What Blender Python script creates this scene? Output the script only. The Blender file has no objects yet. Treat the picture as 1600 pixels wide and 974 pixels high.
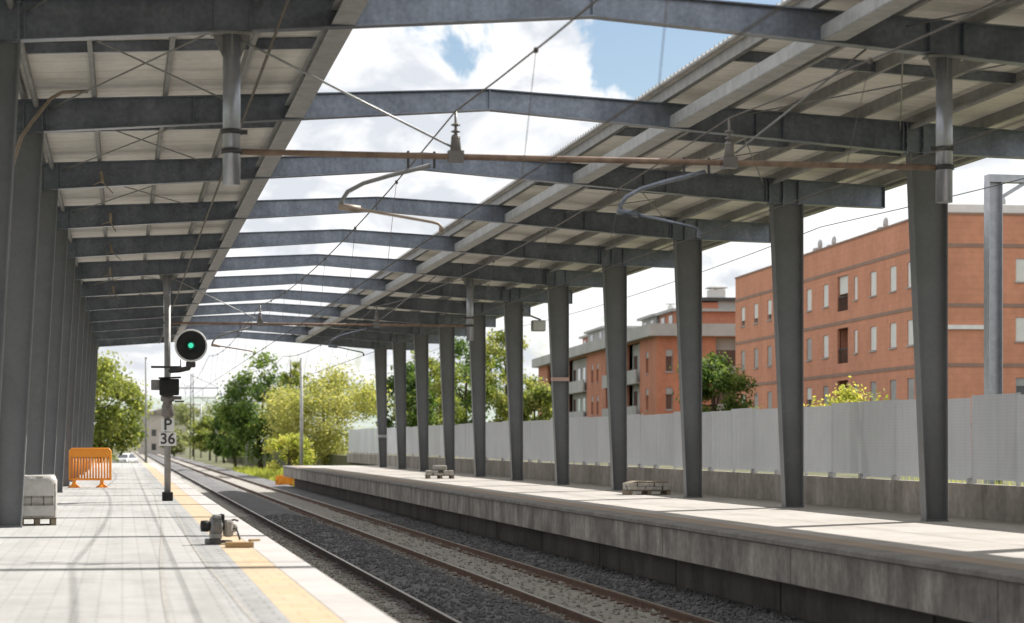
import bpy, math, random
from mathutils import Vector, Matrix, noise as mnoise

sc = bpy.context.scene
R = math.radians
PI = math.pi

# ------------------------------------------------------------------ camera
EYE = 1.38
FPX, VPX, HOR = 3450.0, 191.0, 690.5            # measured on the 1600 px wide photograph
TH = math.atan((800 - VPX) / FPX)
cs, sn = math.cos(TH), math.sin(TH)
cam = bpy.data.cameras.new('camera')
camo = bpy.data.objects.new('camera', cam)
sc.collection.objects.link(camo)
sc.camera = camo
cam.sensor_width = 36.0
cam.lens = 36.0 * FPX / 1600.0
cam.shift_y = (HOR - 487) / 1600.0
cam.clip_start = 0.3
cam.clip_end = 9000
camo.location = (0, 0, EYE)
camo.rotation_euler = (R(90), 0, -TH)
cam.dof.use_dof = True
cam.dof.focus_distance = 46
cam.dof.aperture_fstop = 1.7

# ------------------------------------------------------------------ light
SUN_DIR = Vector((0.85, 0.56, 1.0)).normalized()  # towards the sun
sun_el = math.asin(SUN_DIR.z)
sun_az = math.atan2(SUN_DIR.x, SUN_DIR.y)
sl = bpy.data.lights.new('sun', 'SUN')
sl.energy = 4.6
sl.angle = R(0.53)
sl.color = (1.0, 0.96, 0.90)
so = bpy.data.objects.new('sun', sl)
sc.collection.objects.link(so)
so.rotation_euler = SUN_DIR.to_track_quat('Z', 'Y').to_euler()
so.location = (40, 30, 60)

sc.view_settings.view_transform = 'Standard'
sc.view_settings.look = 'None'
sc.view_settings.gamma = 1
sc.view_settings.use_curve_mapping = False
sc.view_settings.exposure = 0.80

world = bpy.data.worlds.new('World')
sc.world = world
world.use_nodes = True


def build_world():
    nt = world.node_tree
    nt.nodes.clear()
    N, L = nt.nodes.new, nt.links.new
    out = N('ShaderNodeOutputWorld')
    sky = N('ShaderNodeTexSky')
    sky.sky_type = 'NISHITA'
    sky.sun_disc = False
    sky.sun_elevation = sun_el
    sky.sun_rotation = sun_az
    sky.altitude = 50
    sky.air_density = 1.0
    sky.dust_density = 0.6
    bg1 = N('ShaderNodeBackground')
    bg1.inputs['Strength'].default_value = 0.062
    L(sky.outputs[0], bg1.inputs['Color'])
    tc = N('ShaderNodeTexCoord')
    sep = N('ShaderNodeSeparateXYZ')
    L(tc.outputs['Generated'], sep.inputs[0])

    def M(op, a, b=None, clamp=False):
        n = N('ShaderNodeMath')
        n.operation = op
        n.use_clamp = clamp
        for i, v in enumerate((a, b)):
            if v is None:
                continue
            if isinstance(v, (int, float)):
                n.inputs[i].default_value = v
            else:
                L(v, n.inputs[i])
        return n.outputs[0]
    zz = M('ADD', M('MAXIMUM', sep.outputs['Z'], 0.0), 0.10)
    cx = M('DIVIDE', sep.outputs['X'], zz)
    cy = M('DIVIDE', sep.outputs['Y'], zz)
    cmb = N('ShaderNodeCombineXYZ')
    L(cx, cmb.inputs[0])
    L(cy, cmb.inputs[1])
    n1 = N('ShaderNodeTexNoise')
    n1.inputs['Scale'].default_value = 1.5
    n1.inputs['Detail'].default_value = 9
    n1.inputs['Roughness'].default_value = 0.55
    n1.inputs['Distortion'].default_value = 0.25
    L(cmb.outputs[0], n1.inputs['Vector'])
    # detail noise in plain direction space so that the puffs keep an even size
    n2 = N('ShaderNodeTexNoise')
    n2.inputs['Scale'].default_value = 26
    n2.inputs['Detail'].default_value = 8
    n2.inputs['Roughness'].default_value = 0.6
    n2.inputs['Distortion'].default_value = 0.6
    L(tc.outputs['Generated'], n2.inputs['Vector'])
    dens = M('ADD', M('MULTIPLY', n1.outputs[0], 0.7), M('MULTIPLY', n2.outputs[0], 1.2))

    def hole(px, py, size, amount):
        xc, z = (px - 800) / FPX, (HOR - py) / FPX
        d = Vector((xc * cs + sn, -xc * sn + cs, z)).normalized()
        vm = N('ShaderNodeVectorMath')
        vm.operation = 'DISTANCE'
        L(tc.outputs['Generated'], vm.inputs[0])
        vm.inputs[1].default_value = d
        mr = N('ShaderNodeMapRange')
        mr.interpolation_type = 'SMOOTHSTEP'
        L(vm.outputs['Value'], mr.inputs['Value'])
        mr.inputs['From Min'].default_value = 0.0
        mr.inputs['From Max'].default_value = size
        mr.inputs['To Min'].default_value = amount
        mr.inputs['To Max'].default_value = 0.0
        return mr.outputs['Result']
    dens = M('ADD', dens, 0.0)
    for px, py, s, a in ((1060, 50, .066, .66), (1140, 45, .06, .5), (640, 40, .026, .29), (722, 95, .024, .28), (985, 95, .03, .25),
                         (1290, -30, .05, .45), (930, 520, .05, .16), (520, 560, .05, .2)):
        dens = M('SUBTRACT', dens, hole(px, py, s, a))
    ramp = N('ShaderNodeMapRange')
    ramp.interpolation_type = 'SMOOTHSTEP'
    L(dens, ramp.inputs['Value'])
    ramp.inputs['From Min'].default_value = 0.60
    ramp.inputs['From Max'].default_value = 0.78
    # cloud self shading: lighter puffs and greyer bellies
    mp = N('ShaderNodeMapping')
    mp.inputs['Location'].default_value = (3.1, 1.7, 0.4)
    mp.inputs['Scale'].default_value = (1, 1, 1.8)
    L(tc.outputs['Generated'], mp.inputs[0])
    n3 = N('ShaderNodeTexNoise')
    n3.inputs['Scale'].default_value = 20
    n3.inputs['Detail'].default_value = 7
    n3.inputs['Roughness'].default_value = 0.55
    n3.inputs['Distortion'].default_value = 0.4
    L(mp.outputs[0], n3.inputs['Vector'])
    cr = N('ShaderNodeValToRGB')
    cr.color_ramp.elements[0].position = 0.40
    cr.color_ramp.elements[0].color = (0.68, 0.71, 0.76, 1)
    cr.color_ramp.elements[1].position = 0.53
    cr.color_ramp.elements[1].color = (1.0, 1.0, 1.0, 1)
    L(n3.outputs[0], cr.inputs[0])
    bg2 = N('ShaderNodeBackground')
    bg2.inputs['Strength'].default_value = 0.66
    L(cr.outputs[0], bg2.inputs['Color'])
    mix = N('ShaderNodeMixShader')
    L(M('MULTIPLY', ramp.outputs['Result'], 0.97), mix.inputs[0])
    L(bg1.outputs[0], mix.inputs[1])
    L(bg2.outputs[0], mix.inputs[2])
    L(mix.outputs[0], out.inputs['Surface'])


build_world()

# ------------------------------------------------------------------ helpers
rnd = random.Random(7)


def at(px, d, z):
    """point seen in photo column px, d metres in front of the camera, at height z"""
    xc = (px - 800) / FPX * d
    return Vector((xc * cs + d * sn, -xc * sn + d * cs, z))


class MB:
    def __init__(self):
        self.v, self.f, self.mi, self.sm = [], [], [], []

    def add(self, vs, fs, mi=0, smooth=False):
        b = len(self.v)
        self.v.extend([tuple(p) for p in vs])
        for f in fs:
            self.f.append(tuple(b + i for i in f))
            self.mi.append(mi)
            self.sm.append(smooth)
        return self

    def quad(self, a, b, c, d, mi=0):
        return self.add((a, b, c, d), ((0, 1, 2, 3),), mi)

    def box(self, lo, hi, mi=0, bev=0.0):
        x0, y0, z0 = lo
        x1, y1, z1 = hi
        if bev <= 0:
            vs = [(x0, y0, z0), (x1, y0, z0), (x1, y1, z0), (x0, y1, z0), (x0, y0, z1), (x1, y0, z1), (x1, y1, z1), (x0, y1, z1)]
            fs = [(3, 2, 1, 0), (4, 5, 6, 7), (0, 1, 5, 4), (1, 2, 6, 5), (2, 3, 7, 6), (3, 0, 4, 7)]
            return self.add(vs, fs, mi)
        b = bev
        rings = []
        for z, e in ((z0, b), (z0 + b, 0), (z1 - b, 0), (z1, b)):
            rings.append([(x0 + e + (b if e == 0 else 0), y0 + e, z), (x1 - e - (b if e == 0 else 0), y0 + e, z),
                          (x1 - e, y0 + e + (b if e == 0 else 0), z), (x1 - e, y1 - e - (b if e == 0 else 0), z),
                          (x1 - e - (b if e == 0 else 0), y1 - e, z), (x0 + e + (b if e == 0 else 0), y1 - e, z),
                          (x0 + e, y1 - e - (b if e == 0 else 0), z), (x0 + e, y0 + e + (b if e == 0 else 0), z)])
        vs = [p for r in rings for p in r]
        fs = [tuple(reversed(range(8))), tuple(range(24, 32))]
        for k in range(3):
            for i in range(8):
                j = (i + 1) % 8
                fs.append((k * 8 + i, k * 8 + j, (k + 1) * 8 + j, (k + 1) * 8 + i))
        return self.add(vs, fs, mi)

    def bar(self, p, q, w, h, mi=0, up=(0, 0, 1)):
        p, q = Vector(p), Vector(q)
        d = (q - p).normalized()
        up = Vector(up)
        s = d.cross(up)
        if s.length < 1e-4:
            s = d.cross(Vector((0, 1, 0)))
        s.normalize()
        u = s.cross(d).normalized()
        a, b = s * w / 2, u * h / 2
        vs = [p - a - b, p + a - b, p + a + b, p - a + b, q - a - b, q + a - b, q + a + b, q - a + b]
        fs = [(3, 2, 1, 0), (4, 5, 6, 7), (0, 1, 5, 4), (1, 2, 6, 5), (2, 3, 7, 6), (3, 0, 4, 7)]
        return self.add(vs, fs, mi)

    def tube(self, pts, r, n=8, mi=0, caps=True):
        pts = [Vector(p) for p in pts]
        rs = r if isinstance(r, (list, tuple)) else [r] * len(pts)
        vs, fs = [], []
        prev = None
        for i, p in enumerate(pts):
            if i == 0:
                d = pts[1] - p
            elif i == len(pts) - 1:
                d = p - pts[i - 1]
            else:
                d = (pts[i + 1] - p).normalized() + (p - pts[i - 1]).normalized()
            d.normalize()
            if prev is None:
                s = d.cross(Vector((0, 0, 1)))
                if s.length < 1e-3:
                    s = d.cross(Vector((1, 0, 0)))
            else:
                s = prev - d * prev.dot(d)
            s.normalize()
            prev = s
            t = d.cross(s)
            for k in range(n):
                a = 2 * PI * k / n
                vs.append(p + (s * math.cos(a) + t * math.sin(a)) * rs[i])
        for i in range(len(pts) - 1):
            for k in range(n):
                k2 = (k + 1) % n
                fs.append((i * n + k, i * n + k2, (i + 1) * n + k2, (i + 1) * n + k))
        b = len(self.v)
        self.add(vs, fs, mi, True)
        if caps:
            m = (len(pts) - 1) * n
            self.f.append(tuple(b + k for k in reversed(range(n))))
            self.f.append(tuple(b + m + k for k in range(n)))
            self.mi += [mi, mi]
            self.sm += [False, False]
        return self

    def prism(self, poly, axis, a, b, mi=0):
        """poly: 2-D outline, extruded along an axis from a to b (axis y: poly is x,z; axis x: poly is y,z; axis z: poly is x,y)"""
        def P(u, w, t):
            return (u, t, w) if axis == 'y' else ((t, u, w) if axis == 'x' else (u, w, t))
        n = len(poly)
        vs = [P(u, w, a) for u, w in poly] + [P(u, w, b) for u, w in poly]
        fs = [tuple(range(n)), tuple(reversed(range(n, 2 * n)))]
        for i in range(n):
            j = (i + 1) % n
            fs.append((j, i, n + i, n + j))
        return self.add(vs, fs, mi)

    def lathe(self, prof, n, o=(0, 0, 0), axis='z', mi=0, smooth=True):
        vs, fs = [], []
        for r, z in prof:
            for k in range(n):
                a = 2 * PI * k / n
                c, s = r * math.cos(a), r * math.sin(a)
                p = (c, s, z) if axis == 'z' else ((c, z, s) if axis == 'y' else (z, c, s))
                vs.append((p[0] + o[0], p[1] + o[1], p[2] + o[2]))
        for i in range(len(prof) - 1):
            for k in range(n):
                k2 = (k + 1) % n
                fs.append((i * n + k, i * n + k2, (i + 1) * n + k2, (i + 1) * n + k))
        b = len(self.v)
        self.add(vs, fs, mi, smooth)
        m = (len(prof) - 1) * n
        self.f.append(tuple(b + k for k in reversed(range(n))))
        self.f.append(tuple(b + m + k for k in range(n)))
        self.mi += [mi, mi]
        self.sm += [False, False]
        return self

    def build(self, name, mats, parent=None, world=True, recalc=True):
        me = bpy.data.meshes.new(name)
        off = parent.location if (parent is not None and world) else Vector((0, 0, 0))
        if world and parent is not None and parent.parent is not None:
            off = parent.location + parent.parent.location
        vs = [(x - off[0], y - off[1], z - off[2]) for x, y, z in self.v] if off.length > 0 else self.v
        me.from_pydata(vs, [], self.f)
        mats = mats if isinstance(mats, (list, tuple)) else [mats]
        for m in mats:
            me.materials.append(m)
        me.polygons.foreach_set('material_index', self.mi)
        me.polygons.foreach_set('use_smooth', self.sm)
        me.update()
        if recalc:
            import bmesh
            bm = bmesh.new()
            bm.from_mesh(me)
            bmesh.ops.recalc_face_normals(bm, faces=bm.faces)
            bm.to_mesh(me)
            bm.free()
        o = bpy.data.objects.new(name, me)
        sc.collection.objects.link(o)
        if parent is not None:
            o.parent = parent
        return o


def tag(o, label=None, cat=None, group=None, kind=None):
    if label:
        o['label'] = label
    if cat:
        o['category'] = cat
    if group:
        o['group'] = group
    if kind:
        o['kind'] = kind
    return o


def thing(name, label, cat, loc=(0, 0, 0), group=None, rz=0.0):
    o = bpy.data.objects.new(name, None)
    o.empty_display_size = 0.3
    sc.collection.objects.link(o)
    o.location = loc
    o.rotation_euler = (0, 0, rz)
    return tag(o, label, cat, group)


def copy_tree(o, parent=None):
    c = o.copy()
    sc.collection.objects.link(c)
    c.parent = parent
    for ch in list(o.children):
        copy_tree(ch, c)
    return c


# ------------------------------------------------------------------ materials
def mat(name, c1, c2=None, scale=3.0, rough=0.6, metal=0.0, bump=0.0, bscale=None, detail=6, stretch=(1, 1, 1),
        lo=0.38, hi=0.62, c3=None, spec=0.4, fine=0.0):
    m = bpy.data.materials.new(name)
    m.use_nodes = True
    nt = m.node_tree
    bs = nt.nodes['Principled BSDF']
    bs.inputs['Roughness'].default_value = rough
    bs.inputs['Metallic'].default_value = metal
    bs.inputs['Specular IOR Level'].default_value = spec
    if c2 is None:
        c2 = tuple(min(1, x * 0.8) for x in c1)
    tc = nt.nodes.new('ShaderNodeTexCoord')
    mp = nt.nodes.new('ShaderNodeMapping')
    mp.inputs['Scale'].default_value = stretch
    nt.links.new(tc.outputs['Object'], mp.inputs[0])
    n = nt.nodes.new('ShaderNodeTexNoise')
    n.inputs['Scale'].default_value = scale
    n.inputs['Detail'].default_value = detail
    n.inputs['Roughness'].default_value = 0.62
    nt.links.new(mp.outputs[0], n.inputs['Vector'])
    cr = nt.nodes.new('ShaderNodeValToRGB')
    e = cr.color_ramp.elements
    e[0].position, e[0].color = lo, (*c1, 1)
    e[1].position, e[1].color = hi, (*c2, 1)
    if c3 is not None:
        x = e.new(min(0.99, hi + 0.12))
        x.color = (*c3, 1)
    nt.links.new(n.outputs[0], cr.inputs[0])
    col = cr.outputs[0]
    if fine > 0:
        n2 = nt.nodes.new('ShaderNodeTexNoise')
        n2.inputs['Scale'].default_value = scale * 9
        n2.inputs['Detail'].default_value = 5
        nt.links.new(tc.outputs['Object'], n2.inputs['Vector'])
        mr = nt.nodes.new('ShaderNodeMapRange')
        nt.links.new(n2.outputs[0], mr.inputs['Value'])
        mr.inputs['From Min'].default_value = 0.3
        mr.inputs['From Max'].default_value = 0.7
        mr.inputs['To Min'].default_value = 1 - fine
        mr.inputs['To Max'].default_value = 1 + fine
        mx = nt.nodes.new('ShaderNodeMix')
        mx.data_type = 'RGBA'
        mx.blend_type = 'MULTIPLY'
        mx.inputs[0].default_value = 1
        nt.links.new(col, mx.inputs[6])
        nt.links.new(mr.outputs[0], mx.inputs[7])
        col = mx.outputs[2]
    nt.links.new(col, bs.inputs['Base Color'])
    if bump > 0:
        nb = nt.nodes.new('ShaderNodeTexNoise')
        nb.inputs['Scale'].default_value = bscale or scale * 4
        nb.inputs['Detail'].default_value = 6
        nt.links.new(tc.outputs['Object'], nb.inputs['Vector'])
        b = nt.nodes.new('ShaderNodeBump')
        b.inputs['Strength'].default_value = bump
        b.inputs['Distance'].default_value = 0.02
        nt.links.new(nb.outputs[0], b.inputs['Height'])
        nt.links.new(b.outputs[0], bs.inputs['Normal'])
    return m


def mul_mask(m, make):
    """multiply the base colour of m by a grey value made by make(nt, object_coord_socket)"""
    nt = m.node_tree
    bs = nt.nodes['Principled BSDF']
    src = bs.inputs['Base Color'].links[0].from_socket
    tc = next(n for n in nt.nodes if n.type == 'TEX_COORD')
    fac = make(nt, tc.outputs['Object'])
    mx = nt.nodes.new('ShaderNodeMix')
    mx.data_type = 'RGBA'
    mx.blend_type = 'MULTIPLY'
    mx.inputs[0].default_value = 1
    nt.links.new(src, mx.inputs[6])
    nt.links.new(fac, mx.inputs[7])
    nt.links.new(mx.outputs[2], bs.inputs['Base Color'])
    return m


def joint_lines(axis, period, width, dark, offset=0.0):
    def make(nt, co):
        sep = nt.nodes.new('ShaderNodeSeparateXYZ')
        nt.links.new(co, sep.inputs[0])

        def M(op, a, b):
            n = nt.nodes.new('ShaderNodeMath')
            n.operation = op
            for i, v in enumerate((a, b)):
                if isinstance(v, (int, float)):
                    n.inputs[i].default_value = v
                else:
                    nt.links.new(v, n.inputs[i])
            return n.outputs[0]
        t = M('FRACT', M('DIVIDE', M('ADD', sep.outputs[axis], 500 * period + offset), period), 0)
        lt = M('LESS_THAN', t, width / period)
        return M('SUBTRACT', 1.0, M('MULTIPLY', lt, 1 - dark))
    return make


def pavers(nt, co, w=0.4, h=0.2, mortar=0.013, dark=0.68):
    b = nt.nodes.new('ShaderNodeTexBrick')
    b.inputs['Scale'].default_value = 1
    b.inputs['Brick Width'].default_value = w
    b.inputs['Row Height'].default_value = h
    b.inputs['Mortar Size'].default_value = mortar
    b.inputs['Mortar Smooth'].default_value = 0.3
    b.inputs['Color1'].default_value = (1, 1, 1, 1)
    b.inputs['Color2'].default_value = (0.9, 0.9, 0.9, 1)
    b.inputs['Mortar'].default_value = (dark, dark, dark, 1)
    nt.links.new(co, b.inputs['Vector'])
    return b.outputs['Color']


def streaks(nt, co, s=(3.0, 3.0, 0.25), lo=0.4, hi=0.65, dark=0.55):
    mp = nt.nodes.new('ShaderNodeMapping')
    mp.inputs['Scale'].default_value = s
    nt.links.new(co, mp.inputs[0])
    n = nt.nodes.new('ShaderNodeTexNoise')
    n.inputs['Scale'].default_value = 1.0
    n.inputs['Detail'].default_value = 7
    n.inputs['Roughness'].default_value = 0.65
    nt.links.new(mp.outputs[0], n.inputs['Vector'])
    mr = nt.nodes.new('ShaderNodeMapRange')
    nt.links.new(n.outputs[0], mr.inputs['Value'])
    mr.inputs['From Min'].default_value = lo
    mr.inputs['From Max'].default_value = hi
    mr.inputs['To Min'].default_value = dark
    mr.inputs['To Max'].default_value = 1.0
    return mr.outputs[0]


M_steel = mat('dark_mottled_steel', (0.18, 0.2, 0.238), (0.25, 0.276, 0.325), scale=1.6, rough=0.33, metal=0.68, fine=0.16)
M_colsteel = mat('grey_painted_steel', (0.145, 0.15, 0.155), (0.17, 0.175, 0.18), scale=1.3, rough=0.45, fine=0.06)
mul_mask(M_steel, lambda nt, co: streaks(nt, co, (5, 5, 0.5), 0.3, 0.6, 0.8))
M_galv = mat('galvanised_steel', (0.34, 0.34, 0.34), (0.44, 0.44, 0.44), scale=4, rough=0.5, metal=0.25, fine=0.1)
M_galv2 = mat('dull_galvanised_steel', (0.22, 0.22, 0.215), (0.30, 0.295, 0.285), scale=4, rough=0.55, metal=0.15)
M_post = mat('bright_zinc_tube', (0.36, 0.375, 0.41), (0.44, 0.455, 0.49), scale=5, rough=0.36, metal=0.6)
M_panel = mat('cream_roof_panel', (0.71, 0.68, 0.625), (0.79, 0.76, 0.705), scale=0.8, rough=0.6, lo=0.35, hi=0.6, fine=0.06)
mul_mask(M_panel, joint_lines('Y', 1.0, 0.03, 0.7))
mul_mask(M_panel, lambda nt, co: streaks(nt, co, (0.5, 2.2, 1), 0.32, 0.5, 0.8))
M_roof = mat('grey_roof_sheet', (0.45, 0.45, 0.44), (0.55, 0.55, 0.54), scale=2, rough=0.5)
M_rust = mat('rusty_pipe', (0.20, 0.13, 0.095), (0.29, 0.205, 0.15), scale=6, rough=0.75, fine=0.15)
M_rail = mat('rusty_rail', (0.105, 0.06, 0.042), (0.155, 0.092, 0.064), scale=4, rough=0.8)
M_railweb = mat('dark_rail_web', (0.045, 0.032, 0.026), (0.07, 0.05, 0.04), scale=4, rough=0.85)
M_armtube = mat('weathered_arm_tube', (0.34, 0.27, 0.21), (0.44, 0.37, 0.30), scale=6, rough=0.55, metal=0.2)
M_railtop = mat('worn_rail_head', (0.32, 0.29, 0.26), (0.42, 0.39, 0.36), scale=4, rough=0.35, metal=0.5)
M_dark = mat('dark_grey_metal', (0.05, 0.05, 0.05), (0.07, 0.068, 0.066), scale=5, rough=0.6)
M_black = mat('matt_black_paint', (0.012, 0.012, 0.012), (0.018, 0.018, 0.018), scale=5, rough=0.7)
M_wire = mat('copper_wire', (0.10, 0.085, 0.075), (0.14, 0.12, 0.1), scale=5, rough=0.6)
M_conc = mat('grey_concrete', (0.36, 0.34, 0.31), (0.27, 0.25, 0.225), scale=0.9, rough=0.9, bump=0.25, fine=0.12)
M_slab = mat('stained_slab_concrete', (0.40, 0.37, 0.335), (0.25, 0.232, 0.212), scale=1.1, rough=0.92, bump=0.3, fine=0.15)
mul_mask(M_slab, lambda nt, co: streaks(nt, co, (1.3, 1.3, 0.55), 0.36, 0.6, 0.55))
mul_mask(M_slab, lambda nt, co: streaks(nt, co, (4.0, 4.0, 0.5), 0.33, 0.55, 0.75))
mul_mask(M_slab, joint_lines('Y', 7.4, 0.05, 0.5))
M_underwall = mat('shade_toned_wall', (0.125, 0.115, 0.105), (0.085, 0.078, 0.07), scale=0.8, rough=0.95, bump=0.3, fine=0.12)  # wall concrete; the shade under the overhang is put into its dark colour
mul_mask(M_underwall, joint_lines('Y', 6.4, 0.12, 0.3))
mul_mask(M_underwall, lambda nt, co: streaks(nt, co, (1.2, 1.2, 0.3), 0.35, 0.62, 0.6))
M_lowwall = mat('weathered_low_wall', (0.38, 0.345, 0.305), (0.27, 0.245, 0.215), scale=0.7, rough=0.95, bump=0.3, fine=0.14)
mul_mask(M_lowwall, lambda nt, co: streaks(nt, co, (1.6, 1.6, 0.35), 0.33, 0.6, 0.6))
M_pave = mat('pale_paving', (0.43, 0.425, 0.41), (0.365, 0.36, 0.345), scale=0.35, rough=0.85, bump=0.1, bscale=40, fine=0.07, lo=0.35, hi=0.68)
mul_mask(M_pave, lambda nt, co: pavers(nt, co))
mul_mask(M_pave, lambda nt, co: streaks(nt, co, (1.6, 0.09, 1), 0.36, 0.54, 0.84))
M_pave2 = mat('grey_paving_band', (0.38, 0.38, 0.378), (0.32, 0.318, 0.315), scale=0.5, rough=0.85, fine=0.08)
mul_mask(M_pave2, lambda nt, co: pavers(nt, co, 0.3, 0.3, 0.014, 0.7))
mul_mask(M_pave2, lambda nt, co: streaks(nt, co, (2.5, 0.1, 1), 0.34, 0.56, 0.75))
M_yellow = mat('faded_yellow_strip', (0.53, 0.395, 0.25), (0.48, 0.385, 0.27), scale=0.8, rough=0.8, fine=0.08)
mul_mask(M_yellow, lambda nt, co: pavers(nt, co, 0.4, 0.4, 0.014, 0.8))
M_edge = mat('pale_edge_stone', (0.46, 0.44, 0.425), (0.40, 0.38, 0.365), scale=0.6, rough=0.85, fine=0.06)
mul_mask(M_edge, joint_lines('Y', 1.0, 0.012, 0.7))
M_rplat = mat('worn_platform_concrete', (0.43, 0.40, 0.37), (0.36, 0.335, 0.305), scale=0.5, rough=0.9, bump=0.15, fine=0.08)
mul_mask(M_rplat, lambda nt, co: streaks(nt, co, (0.9, 0.22, 1), 0.34, 0.5, 0.8))
mul_mask(M_rplat, joint_lines('Y', 4.1, 0.03, 0.72))
M_cop = mat('worn_coping', (0.24, 0.225, 0.205), (0.17, 0.16, 0.148), scale=1.2, rough=0.9, fine=0.12)
M_cop2 = mat('faded_safety_band', (0.36, 0.27, 0.2), (0.29, 0.235, 0.18), scale=1.0, rough=0.9, fine=0.1)
M_mark = mat('curved_mark', (0.27, 0.26, 0.24), (0.36, 0.345, 0.325), scale=2.2, rough=0.9)  # darker grey for the narrow curved marks on the left paving
M_sleeper = mat('concrete_sleeper', (0.28, 0.26, 0.235), (0.2, 0.18, 0.16), scale=3, rough=0.9, fine=0.15)
M_white = mat('white_enamel', (0.78, 0.78, 0.76), (0.7, 0.7, 0.68), scale=3, rough=0.4)
M_orange = mat('orange_plastic', (0.90, 0.34, 0.035), (0.86, 0.30, 0.03), scale=3, rough=0.45)
M_wood = mat('raw_timber', (0.44, 0.30, 0.15), (0.34, 0.22, 0.11), scale=3, rough=0.8, stretch=(1, 8, 8))
M_palwood = mat('pallet_timber', (0.30, 0.25, 0.18), (0.22, 0.18, 0.13), scale=4, rough=0.85)
M_block = mat('pale_paving_blocks', (0.46, 0.44, 0.40), (0.36, 0.34, 0.31), scale=5, rough=0.9, bump=0.2)
M_wrap = mat('cloudy_wrap', (0.60, 0.58, 0.55), (0.48, 0.465, 0.435), scale=4, rough=0.35, bump=0.6, bscale=7)
M_grass = mat('grass_blade', (0.10, 0.13, 0.03), (0.2, 0.2, 0.05), scale=0.8, rough=0.8)
M_soil = mat('grassy_ground', (0.075, 0.085, 0.03), (0.12, 0.115, 0.06), scale=0.15, rough=1.0, bump=0.5, bscale=4, fine=0.25)


def ballast_mat():
    m = mat('ballast_stone', (0.165, 0.16, 0.16), (0.115, 0.113, 0.117), scale=1.1, rough=0.95, detail=4)
    nt = m.node_tree
    bs = nt.nodes['Principled BSDF']
    src = bs.inputs['Base Color'].links[0].from_socket
    tc = next(n for n in nt.nodes if n.type == 'TEX_COORD')
    # dusty brown bed of the far track
    sep = nt.nodes.new('ShaderNodeSeparateXYZ')
    nt.links.new(tc.outputs['Object'], sep.inputs[0])
    nz = nt.nodes.new('ShaderNodeTexNoise')
    nz.inputs['Scale'].default_value = 2.5
    nt.links.new(tc.outputs['Object'], nz.inputs['Vector'])

    def M(op, a, b):
        n = nt.nodes.new('ShaderNodeMath')
        n.operation = op
        for i, v in enumerate((a, b)):
            if isinstance(v, (int, float)):
                n.inputs[i].default_value = v
            else:
                nt.links.new(v, n.inputs[i])
        return n.outputs[0]
    x = M('ADD', sep.outputs['X'], M('MULTIPLY', M('SUBTRACT', nz.outputs[0], 0.5), 0.5))

    def band(c, w):
        mr = nt.nodes.new('ShaderNodeMapRange')
        mr.interpolation_type = 'SMOOTHSTEP'
        nt.links.new(M('ABSOLUTE', M('SUBTRACT', x, c), 0), mr.inputs['Value'])
        mr.inputs['From Min'].default_value = w
        mr.inputs['From Max'].default_value = w + 0.25
        mr.inputs['To Min'].default_value = 1
        mr.inputs['To Max'].default_value = 0
        return mr.outputs[0]
    f = M('MAXIMUM', band(7.28, 0.85), band(3.2, 1.0))
    mx = nt.nodes.new('ShaderNodeMix')
    mx.data_type = 'RGBA'
    nt.links.new(f, mx.inputs[0])
    nt.links.new(src, mx.inputs[6])
    mx.inputs[7].default_value = (0.30, 0.28, 0.25, 1)
    vo = nt.nodes.new('ShaderNodeTexVoronoi')
    vo.inputs['Scale'].default_value = 17
    nt.links.new(tc.outputs['Object'], vo.inputs['Vector'])
    hs = nt.nodes.new('ShaderNodeSeparateColor')
    nt.links.new(vo.outputs['Color'], hs.inputs[0])
    mr = nt.nodes.new('ShaderNodeMapRange')
    nt.links.new(hs.outputs[0], mr.inputs['Value'])
    mr.inputs['To Min'].default_value = 0.72
    mr.inputs['To Max'].default_value = 1.28
    m2 = nt.nodes.new('ShaderNodeMix')
    m2.data_type = 'RGBA'
    m2.blend_type = 'MULTIPLY'
    m2.inputs[0].default_value = 1
    nt.links.new(mx.outputs[2], m2.inputs[6])
    nt.links.new(mr.outputs[0], m2.inputs[7])
    nt.links.new(m2.outputs[2], bs.inputs['Base Color'])
    b = nt.nodes.new('ShaderNodeBump')
    b.inputs['Strength'].default_value = 0.4
    b.inputs['Distance'].default_value = 0.03
    nt.links.new(vo.outputs['Distance'], b.inputs['Height'])
    nt.links.new(b.outputs[0], bs.inputs['Normal'])
    return m


M_ballast = ballast_mat()


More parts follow.
